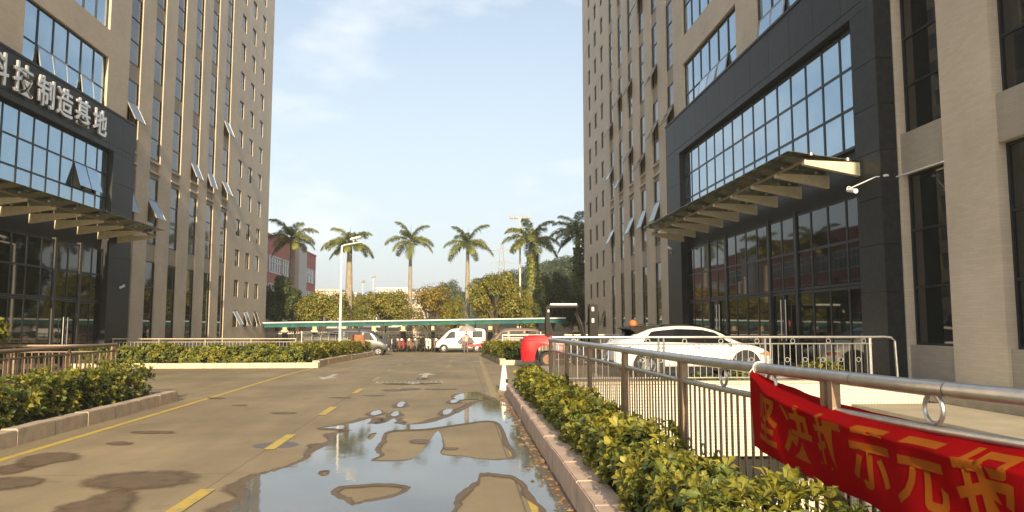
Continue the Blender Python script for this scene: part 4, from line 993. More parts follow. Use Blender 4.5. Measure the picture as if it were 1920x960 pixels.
tree('dark', 'dark tree between the two ivy palms', 1035, 522, 66, 66, G)
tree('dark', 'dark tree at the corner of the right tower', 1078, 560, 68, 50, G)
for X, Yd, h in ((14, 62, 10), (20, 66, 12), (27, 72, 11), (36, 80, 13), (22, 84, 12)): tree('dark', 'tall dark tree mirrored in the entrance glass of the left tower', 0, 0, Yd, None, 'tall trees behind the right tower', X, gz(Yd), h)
# hill with its wood
hl = MB(); vs = []; nx, ny_ = 24, 10
hc = lambda x, y: 15*math.exp(-((x-30)/26)**2)*math.exp(-((y-190)/60)**2)+5*math.exp(-((x-4)/18)**2)*math.exp(-((y-200)/50)**2)-1
for i in range(nx+1):
    for j in range(ny_+1): x, y = -60+160*i/nx, 110+190*j/ny_; vs.append((x, y, hc(x, y)-.3))
hl.add(vs, [(i*(ny_+1)+j, (i+1)*(ny_+1)+j, (i+1)*(ny_+1)+j+1, i*(ny_+1)+j+1) for i in range(nx) for j in range(ny_)])
props(hl.build('hill', mat('hill_scrub', (.06, .08, .03), .9, 0, .3, .5, .4, 2), smooth='all'), kind='structure')
for k, (px, pt, Yd, wp) in enumerate([(1003, 496, 150, 60), (1052, 486, 155, 70), (1088, 505, 140, 56), (1028, 505, 135, 56), (962, 512, 185, 60), (1070, 520, 125, 60), (916, 520, 205, 60), (985, 520, 165, 56), (940, 528, 170, 52), (1012, 530, 120, 50), (842, 533, 160, 46), (885, 545, 190, 60), (822, 545, 165, 40), (900, 540, 130, 40)]):
    p = onY(px, pt, Yd); z0 = max(-.5, hc(p.x, Yd)-.6); tree('hill', ['hazy green tree on the wooded hill behind the ivy palms', 'hazy green tree far behind the slim palms'][1 if px < 950 else 0], px, pt, Yd, wp, 'wood on the far hill', z0=min(z0, p.z-6))
# ---------------------------------------------------------------- vehicles
def loft_car(T, st, m, name='body', sub=2):
    """st rows: x, z_sill, z_belt, half width, z_roof, half roof width"""
    mb = MB(); n = 8
    for x, zs, zb, hw, zr, hr in st:
        pr = [(0, zs), (hw*.86, zs), (hw*.99, zs+(zb-zs)*.22), (hw, zs+(zb-zs)*.7), (hw*.965, zb), (hr+.02, zr-.07*(1 if zr-zb > .15 else .3)), (hr*.8, zr-.008), (0, zr)]
        for y, z in pr: mb.v.append((x, y, z))
        for y, z in reversed(pr[1:-1]): mb.v.append((x, -y, z))
    k = 14
    for i in range(len(st)-1):
        for j in range(k): mb.f.append((i*k+j, i*k+(j+1) % k, (i+1)*k+(j+1) % k, (i+1)*k+j)); mb.m.append(0)
    mb.f.append(tuple(reversed(range(k)))); mb.f.append(tuple((len(st)-1)*k+j for j in range(k))); mb.m += [0, 0]
    o = mb.build(name, m, T, smooth='all')
    sm = o.modifiers.new('s', 'SUBSURF'); sm.levels = sub; sm.render_levels = sub; return o
def interp(st, x):
    a = np.array(st); return [float(np.interp(x, a[:, 0], a[:, c])) for c in range(1, 6)]
def side_pt(st, x, f, sgn, off=.012):                   # f: 0 belt .. 1 roof edge
    zs, zb, hw, zr, hr = interp(st, x); y = hw*.965+(hr+.02-hw*.965)*f; z = zb+(zr-.07-zb)*f; return (x, sgn*(y+off), z)
def side_glass(T, st, x0, x1, f0, f1, name='side_window', m=None, slant=(0, 0)):
    for sgn in (-1, 1):
        mb = MB(); n = 10; vs = []
        for i in range(n+1):
            t = i/n; vs.append(side_pt(st, x0+(x1-x0)*t, f0, sgn)); vs.append(side_pt(st, (x0+slant[0])+(x1+slant[1]-x0-slant[0])*t, f1, sgn))
        mb.add(vs, [(2*i, 2*i+1, 2*i+3, 2*i+2) for i in range(n)]); mb.build(name, m or M_carwin, T, smooth='all')
def top_glass(T, pts, name, m=None):
    mb = MB(); mb.add(pts, [(0, 1, 2, 3)]); mb.build(name, m or M_carwin, T)
def wheel(T, x, y, r, w_=.2, rimm=None):
    s_ = 1 if y > 0 else -1; W = MB().lathe([(r*.62, -w_/2), (r*.93, -w_/2), (r, -w_*.32), (r, w_*.32), (r*.93, w_/2), (r*.62, w_/2)], (x, y, r), 24, 'Y').build('wheel', M_black, T, smooth=True)
    MB().lathe([(r*.6, -.02), (r*.62, .0), (r*.6, .012), (r*.2, .03), (.02, .03)], (x, y+s_*w_*.42, r), 20, 'Y').build('rim', rimm or M_chrome, W, smooth=True)
    mb = MB()
    for k in range(5):
        a = 2*math.pi*k/5; c, sn = math.cos(a), math.sin(a); mb.tube([(x+c*r*.12, y+s_*(w_*.5), r+sn*r*.12), (x+c*r*.56, y+s_*(w_*.5), r+sn*r*.56)], .03, 5)
    mb.build('spoke', rimm or M_chrome, W)
def arch(T, x, y, r, zc, m=M_black): MB().lathe([(r, -.02), (r, .006), (.05, .006)], (x, y, zc), 28, 'Y').build('wheel_arch', m, T, smooth=True)
def finish(T, loc, rz):
    T.location = loc; T.rotation_euler = (0, 0, rz)
# white coupe-shaped crossover
T = thing('parked_car', 'white coupe crossover with black spoiler parked behind the ringed railing', 'car', (0, 0, 0))
ST = [(-2.28, .42, .80, .74, .84, .55), (-2.2, .30, .93, .85, .97, .6), (-1.98, .26, .99, .9, 1.06, .62), (-1.6, .26, 1.0, .91, 1.27, .62), (-1.15, .25, 1.0, .92, 1.41, .63), (-.5, .24, .98, .92, 1.48, .65), (.2, .24, .96, .92, 1.46, .65), (.75, .24, .94, .92, 1.33, .63), (1.2, .24, .93, .91, 1.05, .64), (1.45, .25, .91, .9, .965, .66), (1.85, .27, .85, .88, .90, .62), (2.15, .32, .72, .82, .78, .56), (2.27, .4, .6, .72, .65, .5)]
loft_car(T, ST, M_whitecar)
side_glass(T, ST, -1.5, 1.02, .03, .88, 'side_window', None, (.28, -.42))
for x in (-.75, .25):
    for sgn in (-1, 1):
        a, b = side_pt(ST, x-.03, .08, sgn, .016), side_pt(ST, x+.03, .08, sgn, .016); c, d = side_pt(ST, x+.03, .82, sgn, .016), side_pt(ST, x-.03, .82, sgn, .016); MB().add([a, b, c, d], [(0, 1, 2, 3)]).build('door_pillar', M_blackp, T)
        MB().box(x-.33, x-.15, sgn*.925-.012, sgn*.925+.012, .83, .855).build('door_handle', M_chrome, T)
top_glass(T, [(.86, -.56, 1.30), (.86, .56, 1.30), (1.27, .62, 1.04), (1.27, -.62, 1.04)], 'windscreen')
top_glass(T, [(-1.36, -.54, 1.365), (-1.36, .54, 1.365), (-1.93, .56, 1.10), (-1.93, -.56, 1.10)], 'rear_window')
sp = MB(); sp.prism([(-1.25, 1.405), (-1.25, 1.445), (-1.78, 1.40), (-1.86, 1.36), (-1.8, 1.345)], 'Y', -.6, .6); sp.build('spoiler', M_blackp, T, bevel=.01)
for sgn in (-1, 1):
    sp = MB(); sp.prism([(-1.3, 1.36), (-1.35, 1.40), (-1.8, 1.36), (-1.6, 1.22)], 'Y', sgn*.6-.02, sgn*.6+.02); sp.build('spoiler_fin', M_blackp, T)
    MB().prism([(1.72, .66), (1.98, .73), (2.16, .70), (2.1, .62)], 'Y', sgn*.845-.03, sgn*.845+.03).build('headlight', mat('amber_lamp', (.7, .2, .06), .3), T, bevel=.01)
    MB().prism([(-2.18, .8), (-1.85, .9), (-1.85, .82), (-2.2, .74)], 'Y', sgn*.86-.03, sgn*.86+.03).build('tail_light', mat('red_lamp', (.35, .02, .02), .2), T)
    MB().cbox((.98, sgn*1.0, .98), (.12, .2, .13)).build('wing_mirror', M_whitecar, T, bevel=.03)
    MB().box(-1.05, 1.05, sgn*.885-.03, sgn*.885+.03, .22, .33).build('sill_trim', M_blackp, T, bevel=.01)
    MB().box(-1.2, -.1, sgn*.55-.015, sgn*.55+.015, 1.465, 1.49).build('roof_rail', M_blackp, T)
    for x in (-1.38, 1.4): arch(T, x, sgn*.91, .41, .37); wheel(T, x, sgn*.845, .35)
MB().box(-2.3, -2.24, -.6, .6, .3, .48).build('rear_bumper_trim', M_blackp, T, bevel=.01)
MB().box(-2.31, -2.26, -.22, .22, .62, .74).build('number_plate', mat('plate_blue', (.03, .08, .3), .4), T)
mb = MB(); vs = []
for x in np.linspace(-1.3, .82, 12):
    zs_, zb_, hw_, zr_, hr_ = interp(ST, x)
    for y in (-.9, -.5, 0, .5, .9): vs.append((x, y*hr_, zr_+.012-abs(y)*.018))
mb.add(vs, [(5*i+k, 5*i+k+1, 5*i+k+6, 5*i+k+5) for i in range(11) for k in range(4)]); mb.build('roof_glass', M_carwin, T, smooth='all')
finish(T, (6.45, 20.9, .2), R(2))
# microvan prototype
VST = [(-1.88, .42, .85, .66, 1.5, .52), (-1.84, .32, .95, .74, 1.72, .60), (-1.6, .28, 1.0, .76, 1.80, .63), (-.8, .27, 1.0, .77, 1.84, .65), (.2, .27, 1.0, .77, 1.83, .65), (.7, .27, .99, .77, 1.77, .64), (1.0, .27, .97, .76, 1.60, .62), (1.4, .28, .93, .75, 1.18, .62), (1.6, .3, .86, .73, .97, .6), (1.82, .34, .72, .68, .78, .55), (1.88, .42, .6, .6, .66, .5)]
def van(label, cat, m, decal=False, rimm=None):
    T = thing('parked_van', label, cat, (0, 0, 0)); loft_car(T, VST, m)
    side_glass(T, VST, -1.62, -.85, .14, .82); side_glass(T, VST, -.72, .28, .14, .82) if not decal else None
    side_glass(T, VST, .42, 1.22, .12, .80, 'side_window', None, (0, -.38))
    top_glass(T, [(.94, -.52, 1.67), (.94, .52, 1.67), (1.43, .6, 1.17), (1.43, -.6, 1.17)], 'windscreen'); top_glass(T, [(-1.865, -.5, 1.55), (-1.865, .5, 1.55), (-1.90, .55, 1.1), (-1.90, -.55, 1.1)], 'rear_window')
    for sgn in (-1, 1):
        for x in (-1.2, 1.28): arch(T, x, sgn*.762, .33, .3); wheel(T, x, sgn*.70, .28, .17, rimm)
        MB().cbox((1.74, sgn*.6, .70), (.1, .16, .14)).build('headlight', M_chrome, T, bevel=.02); MB().cbox((-1.86, sgn*.64, .9), (.06, .1, .3)).build('tail_light', mat('red_lamp', None), T)
        MB().cbox((1.22, sgn*.86, 1.12), (.1, .14, .18)).build('wing_mirror', m, T, bevel=.03); MB().box(-.55, -.35, sgn*.772-.01, sgn*.772+.01, .93, .96).build('door_handle', M_chrome, T)
        MB().box(-.9, 1.0, sgn*.76-.015, sgn*.76+.015, .3, .36).build('sill_trim', mat('grey_trim', (.2, .2, .2), .5), T)
        if decal:
            Rd = mat('red_decal', (.6, .03, .03), .4); y = sgn*.788
            MB().add([(-1.8, y, .42), (-.75, y, .42), (-.35, y, .55), (-.75, y, .72), (-1.0, y, .60), (-1.8, y, .78)], [(0, 1, 2, 3, 4, 5)]).build('decal', Rd, T)
            MB().add([(-.3, y, .5), (.15, y, .52), (-.1, y, .58)], [(0, 1, 2)]).build('decal', Rd, T); MB().add([(-.45, y, .62), (-.2, y, .62), (-.5, y, .92), (-.62, y, .9)], [(0, 1, 2, 3)]).build('decal', Rd, T)
            MB().box(.75, 1.05, y-.004, y+.004, .72, .84).build('decal', mat('pale_decal', (.4, .42, .38), .5), T)
    MB().box(1.83, 1.92, -.6, .6, .34, .52).build('front_bumper', mat('grey_trim', None), T, bevel=.02); MB().box(1.87, 1.905, -.3, .3, .56, .66).build('grille', M_blackp, T)
    return T
v = van('white microvan with red swoosh on its side standing before the scooters', 'van', M_whitecar, True); p = onZ(864, 659, gz(56)); finish(v, (p.x, 56.4, gz(56.4)), math.pi)
v = van('grey van nosing out behind the long hedge', 'van', mat('grey_van_paint', (.075, .08, .09), .4, .2), False); finish(v, (onY(672, 640, 51).x, 51, gz(51)), 0); v.scale = (1.12, 1.05, .97)
v = van('dusty rose van half hidden behind the railing left of the forklift', 'van', mat('rose_van_paint', (.2, .13, .105), .45, .1), False); finish(v, (onY(962, 630, 53).x, 53.2, gz(53)), math.pi)

# ---------------------------------------------------------------- forklift
T = thing('forklift', 'red forklift with white roof and dark mast standing by the railing', 'forklift', (0, 0, 0))
mb = MB(); pr = [(-1.42, .24), (-1.46, .6), (-1.42, 1.0), (-1.32, 1.18), (-1.1, 1.25), (-.15, 1.25), (-.12, 1.0), (.2, .98), (.2, .5), (-.02, .46), (-.1, .66), (-.25, .8), (-.45, .86), (-.66, .82), (-.82, .68), (-.88, .45), (-.9, .24)]
n = len(pr); ys_ = [-.56, -.52, -.3, .3, .52, .56]; ins = [.12, .02, 0, 0, .02, .12]
for y, s_ in zip(ys_, ins):
    for x, z in pr: mb.v.append((x+(s_ if x < -1 else 0), y, z-(s_*.5 if z > .9 else 0)))
for i in range(len(ys_)-1):
    for j in range(n): mb.f.append((i*n+j, i*n+(j+1) % n, (i+1)*n+(j+1) % n, (i+1)*n+j)); mb.m.append(0)
mb.f.append(tuple(range(n))); mb.f.append(tuple((len(ys_)-1)*n+j for j in reversed(range(n)))); mb.m += [0, 0]
B = mb.build('counterweight', M_red, T, bevel=.02, smooth=True)
MB().box(-1.49, -1.44, -.3, .3, .62, .66).build('groove', M_blackp, B); MB().box(-1.47, -1.40, -.2, .2, 1.0, 1.1).build('grille', M_blackp, B)
for y in (-.57, .57): MB().box(-1.3, -.5, y-.006, y+.006, 1.03, 1.045).build('groove', M_blackp, B)
MB().box(-.1, 1.25, -.5, .5, .35, .62).build('chassis', M_blackp, T, bevel=.02); MB().box(.55, 1.2, -.45, .45, .6, 1.0).build('dash_panel', M_blackp, T, bevel=.03)
for y in (-.5, .5):
    for x in (-.4,): wheel(T, x, y*.92, .31, .22, mat('rust_rim', (.22, .12, .08), .6, .3))
    wheel(T, .95, y*1.12, .38, .26, mat('rust_rim', None))
    MB().box(-.46, -.30, y*.98-.06, y*.98+.06, 1.0, 2.38).build('rear_pillar', M_blackp, T, bevel=.01)
    MB().tube([(.72, y*.9, 2.38), (.95, y*.92, 1.7), (1.12, y*.95, .98)], .06, 6).build('front_pillar', M_blackp, T)
mb = MB(); mb.box(-.42, .82, -.52, .52, 2.34, 2.42); mb.build('roof_frame', M_blackp, T, bevel=.01)
MB().box(-.28, .78, -.50, .50, 2.425, 2.50).build('roof_panel', M_white, T, bevel=.015)
S_ = MB(); S_.prism([(-.28, 1.22), (-.36, 1.72), (-.27, 1.76), (-.14, 1.36), (.28, 1.36), (.3, 1.22)], 'Y', -.24, .24); S_.build('seat', M_black, T, bevel=.03)
W = MB().ring((.62, 0, 1.32), .17, .016, 'Z', 18, 6).build('steering_wheel', M_blackp, T); MB().tube([(.62, 0, 1.31), (.8, 0, .95)], .025, 6).build('steering_column', M_blackp, T)
for y in (-.36, -.26, .26, .36): MB().box(1.28 if abs(y) > .3 else 1.40, 1.47 if abs(y) > .3 else 1.62, y-.045, y+.045, .12, 2.5 if abs(y) > .3 else 2.46).build('mast_rail', M_blackp, T, bevel=.006)
for z in (2.38, 1.5, .6): MB().box(1.34, 1.42, -.32, .32, z, z+.09).build('mast_crossbar', M_blackp, T)
for y in (-.12, .12): MB().tube([(1.4, y, .3), (1.4, y, 2.35)], .035, 8).build('lift_cylinder', mat('dull_metal', (.2, .15, .12), .4, .6), T)
for y in (-.06, .06): MB().tube([(1.45, y, .4), (1.45, y, 2.3)], .012, 5).build('lift_chain', M_steel_d, T)
for z in (.25, .6): MB().box(1.63, 1.68, -.5, .5, z, z+.1).build('fork_carriage', M_blackp, T)
for y in (-.3, .3): mb = MB(); mb.box(1.68, 1.73, y-.06, y+.06, .06, .75); mb.box(1.68, 2.6, y-.059, y+.059, .061, .10); mb.build('fork', M_blackp, T)
for y, z in ((-.42, 2.2), (-.42, 1.75)): MB().box(1.36, 1.45, y-.01, y+.01, z, z+.16).build('sticker', M_white, T)
MB().cbox((-.36, -.56, 2.2), (.06, .05, .1)).build('lamp', M_white, T); MB().cbox((-.36, .56, 2.2), (.06, .05, .1)).build('lamp', M_white, T)
finish(T, (onY(1044, 620, 29.4).x, 29.4, 0), R(-4))

# ---------------------------------------------------------------- cone, orange ball post
p = onZ(945, 735); T = thing('traffic_cone', 'tall white traffic cone on a brown block at the kerb end', 'traffic cone', (p.x, p.y, 0))
MB().lathe([(.125, .05), (.118, .10), (.05, .62), (.028, .70), (.02, .70)], (p.x, p.y, 0), 20).build('cone', M_white, T, smooth=True)
MB().box(p.x-.17, p.x+.17, p.y-.17, p.y+.17, 0, .055).build('base', mat('dirty_rubber', (.2, .14, .1), .8), T, bevel=.01)
MB().box(p.x+.03, p.x+.10, p.y-.11, p.y-.085, .24, .33).build('scuff', M_black, T)
p = onY(1187, 607, 27.5); T = thing('ball_post', 'orange ball topped post standing behind the white car', 'bollard', (p.x, 27.5, 0))
MB().lathe([(.0, -.155), (.09, -.13), (.14, -.06), (.155, 0), (.14, .06), (.09, .13), (.0, .155)], (p.x, 27.5, p.z), 16).build('ball', mat('orange_plastic', (.62, .17, .05), .5), T, smooth='all')
MB().tube([(p.x, 27.5, 0), (p.x, 27.5, p.z-.1)], .04, 8).build('post', M_steel_d, T)

# ---------------------------------------------------------------- street lamps and poles
def lamp(label, px, pyt, Yd, r, m=M_white, kind='arm'):
    p = onY(px, pyt, Yd); T = thing('street_lamp' if kind == 'arm' else 'floodlight_pole', label, 'street lamp' if kind == 'arm' else 'floodlight', (p.x, Yd, gz(Yd))); z0 = gz(Yd)
    MB().tube([(p.x, Yd, z0-.1), (p.x, Yd, z0+1), (p.x, Yd, p.z)], [r*1.15, r, r*.7], 12).build('pole', m, T, smooth=True)
    MB().lathe([(r*2.2, 0), (r*2.2, .03), (r*1.3, .06), (r*1.3, .16)], (p.x, Yd, z0), 12).build('base_flange', m, T)
    if kind == 'arm':
        MB().tube([(p.x, Yd, p.z-.02), (p.x+.2, Yd, p.z+.06), (p.x+1.0, Yd-.1, p.z+.2)], [.05, .04, .03], 8).build('arm', m, T, smooth=True)
        mb = MB(); mb.prism([(p.x+.42, p.z+.30), (p.x+.46, p.z+.42), (p.x+1.0, p.z+.55), (p.x+1.02, p.z+.47)], 'Y', Yd-.12, Yd+.12); mb.build('lamp_head', m, T, bevel=.02)
        MB().tube([(p.x+.6, Yd, p.z+.12), (p.x+.65, Yd, p.z+.38)], .02, 6).build('bracket', m, T)
    elif kind == 'flood':
        MB().tube([(p.x-.9, Yd, p.z-.05), (p.x+.9, Yd, p.z-.05)], .035, 6).build('crossbar', m, T)
        for d in (-.85, -.4, .4, .85): mb = MB(); mb.cbox((p.x+d, Yd-.15, p.z+.0), (.36, .3, .3)); mb.build('floodlight', mat('lamp_grey', (.28, .28, .27), .5), T, bevel=.04)
    else:
        mb = MB(); mb.cbox((p.x, Yd, p.z+.12), (.36, .3, .24)); mb.build('lamp_head', mat('lamp_grey', None), T, bevel=.05)
    return T
lamp('white street lamp with a short arm standing in the long hedge', 641, 461, 40, .075)
lamp('tall grey mast with four floodlights beside the ivy palm', 975, 408, 72, .11, mat('pole_grey', (.62, .62, .6), .5), 'flood')
lamp('thin lamp pole with a small dark head behind the bike shelter', 700, 521, 68, .07, mat('pole_grey', None), 'one')
lamp('short pale pole behind the bike shelter below the stout palm', 680, 530, 74, .06, mat('pole_grey', None), 'one')

# ---------------------------------------------------------------- bike shelter and fence
zf = lambda x: 1.76+.0165*(x+13)
T = thing('bike_shelter', 'long bike shelter with white edged teal canvas roof', 'shelter', (-4, 59, gz(59)))
segs = list(np.linspace(-16.5, 8.2, 8))
for a, b in zip(segs, segs[1:]):
    mb = MB(); n = 6; vs = []
    for i in range(n+1):
        x = a+.02+(b-a-.04)*i/n; sag = .05*math.sin(math.pi*i/n); f = zf(x)
        for y, dz in ((57.35, -.34+sag*.6), (57.4, -.02), (57.6, .02), (58.6, .14-sag), (60.3, .08-sag), (60.6, -.25)): vs.append((x, y, f+dz))
    mb.add(vs, [(6*i+k, 6*i+k+1, 6*i+6+k+1, 6*i+6+k) for i in range(n) for k in range(5)]); mb.build('canvas', M_teal, T, smooth='all')
    MB().tube([(a, 57.36, zf(a)+.03), (b, 57.36, zf(b)+.03)], .055, 8).build('edge_pipe', M_white, T)
    for y in (58.9,):
        MB().tube([(a, y, gz(y)-.05), (a, y, zf(a)+.1)], .05, 8).build('post', mat('green_post', (.05, .09, .08), .5), T)
        MB().tube([(a, 58.9, zf(a)-.5), (a, 57.5, zf(a)-.03)], .03, 6).build('brace', mat('green_post', None), T)
        MB().tube([(a, 57.4, zf(a)-.05), (a, 60.5, zf(a)-.05)], .03, 6).build('rafter', mat('green_post', None), T)
T = thing('fence', 'pale picket fence with dark pillars and cream caps behind the shelter', 'fence', (-4, 63, gz(63))); zz = gz(63)
xsn = [-22+2.45*k for k in range(16)]
for i, x in enumerate(xsn):
    Pp = MB().box(x-.2, x+.2, 62.8, 63.2, zz-.1, zz+1.45).build('pillar', mat('dark_green_pillar', (.05, .075, .07), .7, 0, .2, 4), T)
    mb = MB(); mb.box(x-.27, x+.27, 62.73, 63.27, zz+1.45, zz+1.62); mb.box(x-.17, x+.17, 62.83, 63.17, zz+1.62, zz+1.95); mb.build('pillar_cap', mat('cream_cap', (.6, .48, .33), .8), Pp)
    MB().lathe([(.02, -.13), (.1, -.08), (.13, 0), (.1, .08), (.02, .13)], (x, 63, zz+2.05), 10).build('cap_lamp', mat('dark_red_ball', (.2, .06, .05), .6), Pp, smooth='all')
    if i < len(xsn)-1:
        mb = MB()
        for k in range(15): xx = x+.28+k*.135; mb.box(xx-.014, xx+.014, 62.98, 63.02, zz+.1, zz+1.5)
        pp = mb.build('pickets', M_whiterail, T); pp['kind'] = 'stuff'
        for z in (.25, 1.3): MB().box(x+.2, x+2.25, 62.985, 63.015, zz+z, zz+z+.04).build('fence_rail', M_whiterail, T)
T = thing('boundary_wall', 'sunlit cream wall of the far roadside behind the fence', 'wall', (-4, 74, gz(74)))
for k in range(12): MB().box(-30+k*5, -25.02+k*5, 74, 74.3, zz-.2, zz+1.7+.1*(k % 3)).build('wall_section', mat('cream_render_wall', (.55, .46, .34), .85, 0, .25, .8, .3, 8), T)

# ---------------------------------------------------------------- scooters
def scooter(kind, col, label):
    T = thing('scooter', label, 'scooter', (0, 0, 0), 'scooters parked in a row under the shelter'); m = mat('scooter_'+kind, col, .35)
    for x in (-.62, .62):
        W = MB().lathe([(.13, -.05), (.22, -.05), (.25, -.03), (.25, .03), (.22, .05), (.13, .05)], (x, 0, .25), 16, 'Y').build('wheel', M_black, T, smooth=True); MB().lathe([(.13, -.03), (.13, .03), (.03, .05)], (x, 0, .25), 12, 'Y').build('rim', M_chrome, W)
    MB().prism([(-.75, .55), (-.8, .72), (-.1, .72), (-.02, .45), (.38, .28), (.38, .22), (-.15, .2), (-.45, .42)], 'Y', -.15, .15).build('body', m, T, bevel=.03)
    MB().prism([(.36, .25), (.44, .3), (.52, .95), (.42, 1.02), (.36, .6)], 'Y', -.2, .2).build('leg_shield', m, T, bevel=.04)
    MB().prism([(-.78, .74), (-.8, .84), (-.1, .82), (-.08, .74)], 'Y', -.13, .13).build('seat', M_black, T, bevel=.03)
    MB().prism([(.45, .5), (.62, .54), (.8, .46), (.62, .49)], 'Y', -.08, .08).build('mudguard', m, T)
    MB().tube([(.62, 0, .25), (.5, 0, .8), (.42, 0, 1.05)], .03, 6).build('fork', M_chrome, T); MB().tube([(.36, -.34, 1.08), (.42, 0, 1.04), (.36, .34, 1.08)], .02, 6).build('handlebar', M_blackp, T)
    MB().lathe([(.03, 0), (.09, .03), (.08, .06)], (.5, 0, .95), 10, 'X').build('headlight', M_white, T)
    for y in (-.28, .28): MB().tube([(.4, y, 1.08), (.42, y*1.15, 1.24)], .01, 4).build('mirror_stalk', M_blackp, T); MB().cbox((.42, y*1.2, 1.27), (.02, .12, .08)).build('mirror', M_blackp, T)
    MB().cbox((-.92, 0, .88), (.28, .32, .26)).build('top_box', M_blackp, T, bevel=.03)
    return T
SC = {'red': ((.22, .05, .045), 'dark red scooter in the row under the shelter'), 'brown': ((.2, .12, .09), 'brown scooter in the row under the shelter'), 'black': ((.04, .04, .045), 'black scooter in the row under the shelter'), 'white': ((.62, .6, .56), 'white scooter in the row under the shelter'), 'olive': ((.16, .15, .1), 'olive grey scooter in the row under the shelter')}
protos = {k: scooter(k, *v) for k, v in SC.items()}; index_kids(); used = set()
row = ['black', 'brown', 'red', 'red', 'brown', 'olive', 'black', 'olive', 'white', 'black', 'brown', 'black']
for i, k in enumerate(row):
    T = protos[k] if k not in used else copy_tree(protos[k]); used.add(k)
    x = onZ(738+i*8.1, 660, gz(58)).x; T.location = (x, 57.4+rng.normal()*.15+(.6 if i % 2 else 0), gz(58)); T.rotation_euler = (0, 0, R(-90+rng.normal()*12) if i % 3 else R(90+rng.normal()*10))

# ---------------------------------------------------------------- person with umbrella
p = onY(874, 640, 53.5); z0 = gz(53.5); T = thing('person', 'person in pale pink clothes holding a silver umbrella beside the van', 'person', (p.x, 53.5, z0), rz=R(20))
def skin_fig(name, joints, edges, m, root=0):
    me = bpy.data.meshes.new(name); me.from_pydata([j[0] for j in joints], edges, []); o = bpy.data.objects.new(name, me); link(o, T)
    sk = o.modifiers.new('skin', 'SKIN'); sk.use_smooth_shade = True
    for i, j in enumerate(joints): me.skin_vertices[0].data[i].radius = (j[1], j[1] if len(j) < 3 else j[2])
    me.skin_vertices[0].data[root].use_root = True; o.modifiers.new('sub', 'SUBSURF').render_levels = 2; me.materials.append(m); return o
J = [((0, 0, .86), .14, .10), ((0, 0, 1.08), .13, .09), ((0, 0, 1.3), .16, .09), ((0, 0, 1.40), .06), ((0, 0, 1.47), .052), ((.09, 0, .82), .085), ((.10, -.04, .46), .058), ((.10, .03, .09), .04), ((.10, -.13, .04), .035), ((-.09, 0, .82), .085), ((-.09, .08, .46), .058), ((-.09, .16, .09), .04), ((-.09, .02, .04), .035),
     ((.17, 0, 1.34), .055), ((.22, 0, 1.1), .042), ((.14, -.17, 1.12), .032), ((.10, -.22, 1.14), .028), ((-.17, 0, 1.34), .055), ((-.23, .02, 1.08), .042), ((-.23, -.06, .86), .03), ((-.22, -.09, .78), .026)]
E_ = [(0, 1), (1, 2), (2, 3), (3, 4), (0, 5), (5, 6), (6, 7), (7, 8), (0, 9), (9, 10), (10, 11), (11, 12), (2, 13), (13, 14), (14, 15), (15, 16), (2, 17), (17, 18), (18, 19), (19, 20)]
mc = mat('pink_shirt_and_trousers', (.6, .4, .35), .85, 0, .12, 6); t = mc.node_tree; sp_ = t.nodes.new('ShaderNodeSeparateXYZ'); ge = t.nodes.new('ShaderNodeMath'); ge.operation = 'GREATER_THAN'; ge.inputs[1].default_value = .88
mm_ = t.nodes.new('ShaderNodeMix'); mm_.data_type = 'RGBA'; mm_.inputs[6].default_value = (.19, .15, .14, 1); b_ = t.nodes['Principled BSDF']; src = b_.inputs['Base Color'].links[0].from_socket
t.links.new(t.nodes['Texture Coordinate'].outputs['Object'], sp_.inputs[0]); t.links.new(sp_.outputs['Z'], ge.inputs[0]); t.links.new(ge.outputs[0], mm_.inputs[0]); t.links.new(src, mm_.inputs[7]); t.links.new(mm_.outputs[2], b_.inputs['Base Color'])
body = skin_fig('body', J, E_, mc)
hd = MB().lathe([(.01, -.12), (.05, -.11), (.075, -.05), (.085, .02), (.07, .09), (.03, .12), (.005, .125)], (0, -.01, 1.58), 14).mesh('head', mat('skin', (.45, .27, .19), .55), (0, 0, 0), 'all'); inst('head', hd, T, (0, 0, 0))
hr = MB().lathe([(.09, -.04), (.096, .03), (.08, .10), (.035, .135), (.005, .14)], (0, .018, 1.585), 14).mesh('hair', mat('dark_hair', (.02, .015, .012), .6), (0, 0, 0), 'all'); inst('hair', hr, T, (0, 0, 0))
U_ = thing('umbrella', 'open silver umbrella held up by the person in pink', 'umbrella', (p.x, 53.5, z0+1.1)); ux, uy = p.x+.1, 53.5-.22
mb = MB(); n = 16; vs = [(ux, uy, z0+2.02)]
for r_, z in ((.22, 1.98), (.45, 1.86), (.62, 1.66), (.66, 1.58)):
    for k in range(n): a = 2*math.pi*k/n; rr = r_*(1 if k % 2 == 0 else .965); vs.append((ux+rr*math.cos(a), uy+rr*math.sin(a), z0+z+(0 if k % 2 == 0 else .015)))
fs = [(0, 1+k, 1+(k+1) % n) for k in range(n)]+[(1+i*n+k, 1+(i+1)*n+k, 1+(i+1)*n+(k+1) % n, 1+i*n+(k+1) % n) for i in range(3) for k in range(n)]
mb.add(vs, fs); mb.build('canopy', mat('silver_cloth', (.5, .48, .46), .5, .1, .08, 4, trans=.3), U_, smooth='all')
MB().tube([(ux, uy, z0+1.05), (ux, uy, z0+2.1)], .01, 6).build('shaft', M_chrome, U_)
for k in range(8): a = 2*math.pi*k/8; MB().tube([(ux, uy, z0+2.0), (ux+.43*math.cos(a), uy+.43*math.sin(a), z0+1.855), (ux+.65*math.cos(a), uy+.65*math.sin(a), z0+1.585)], .005, 4).build('rib', M_chrome, U_)

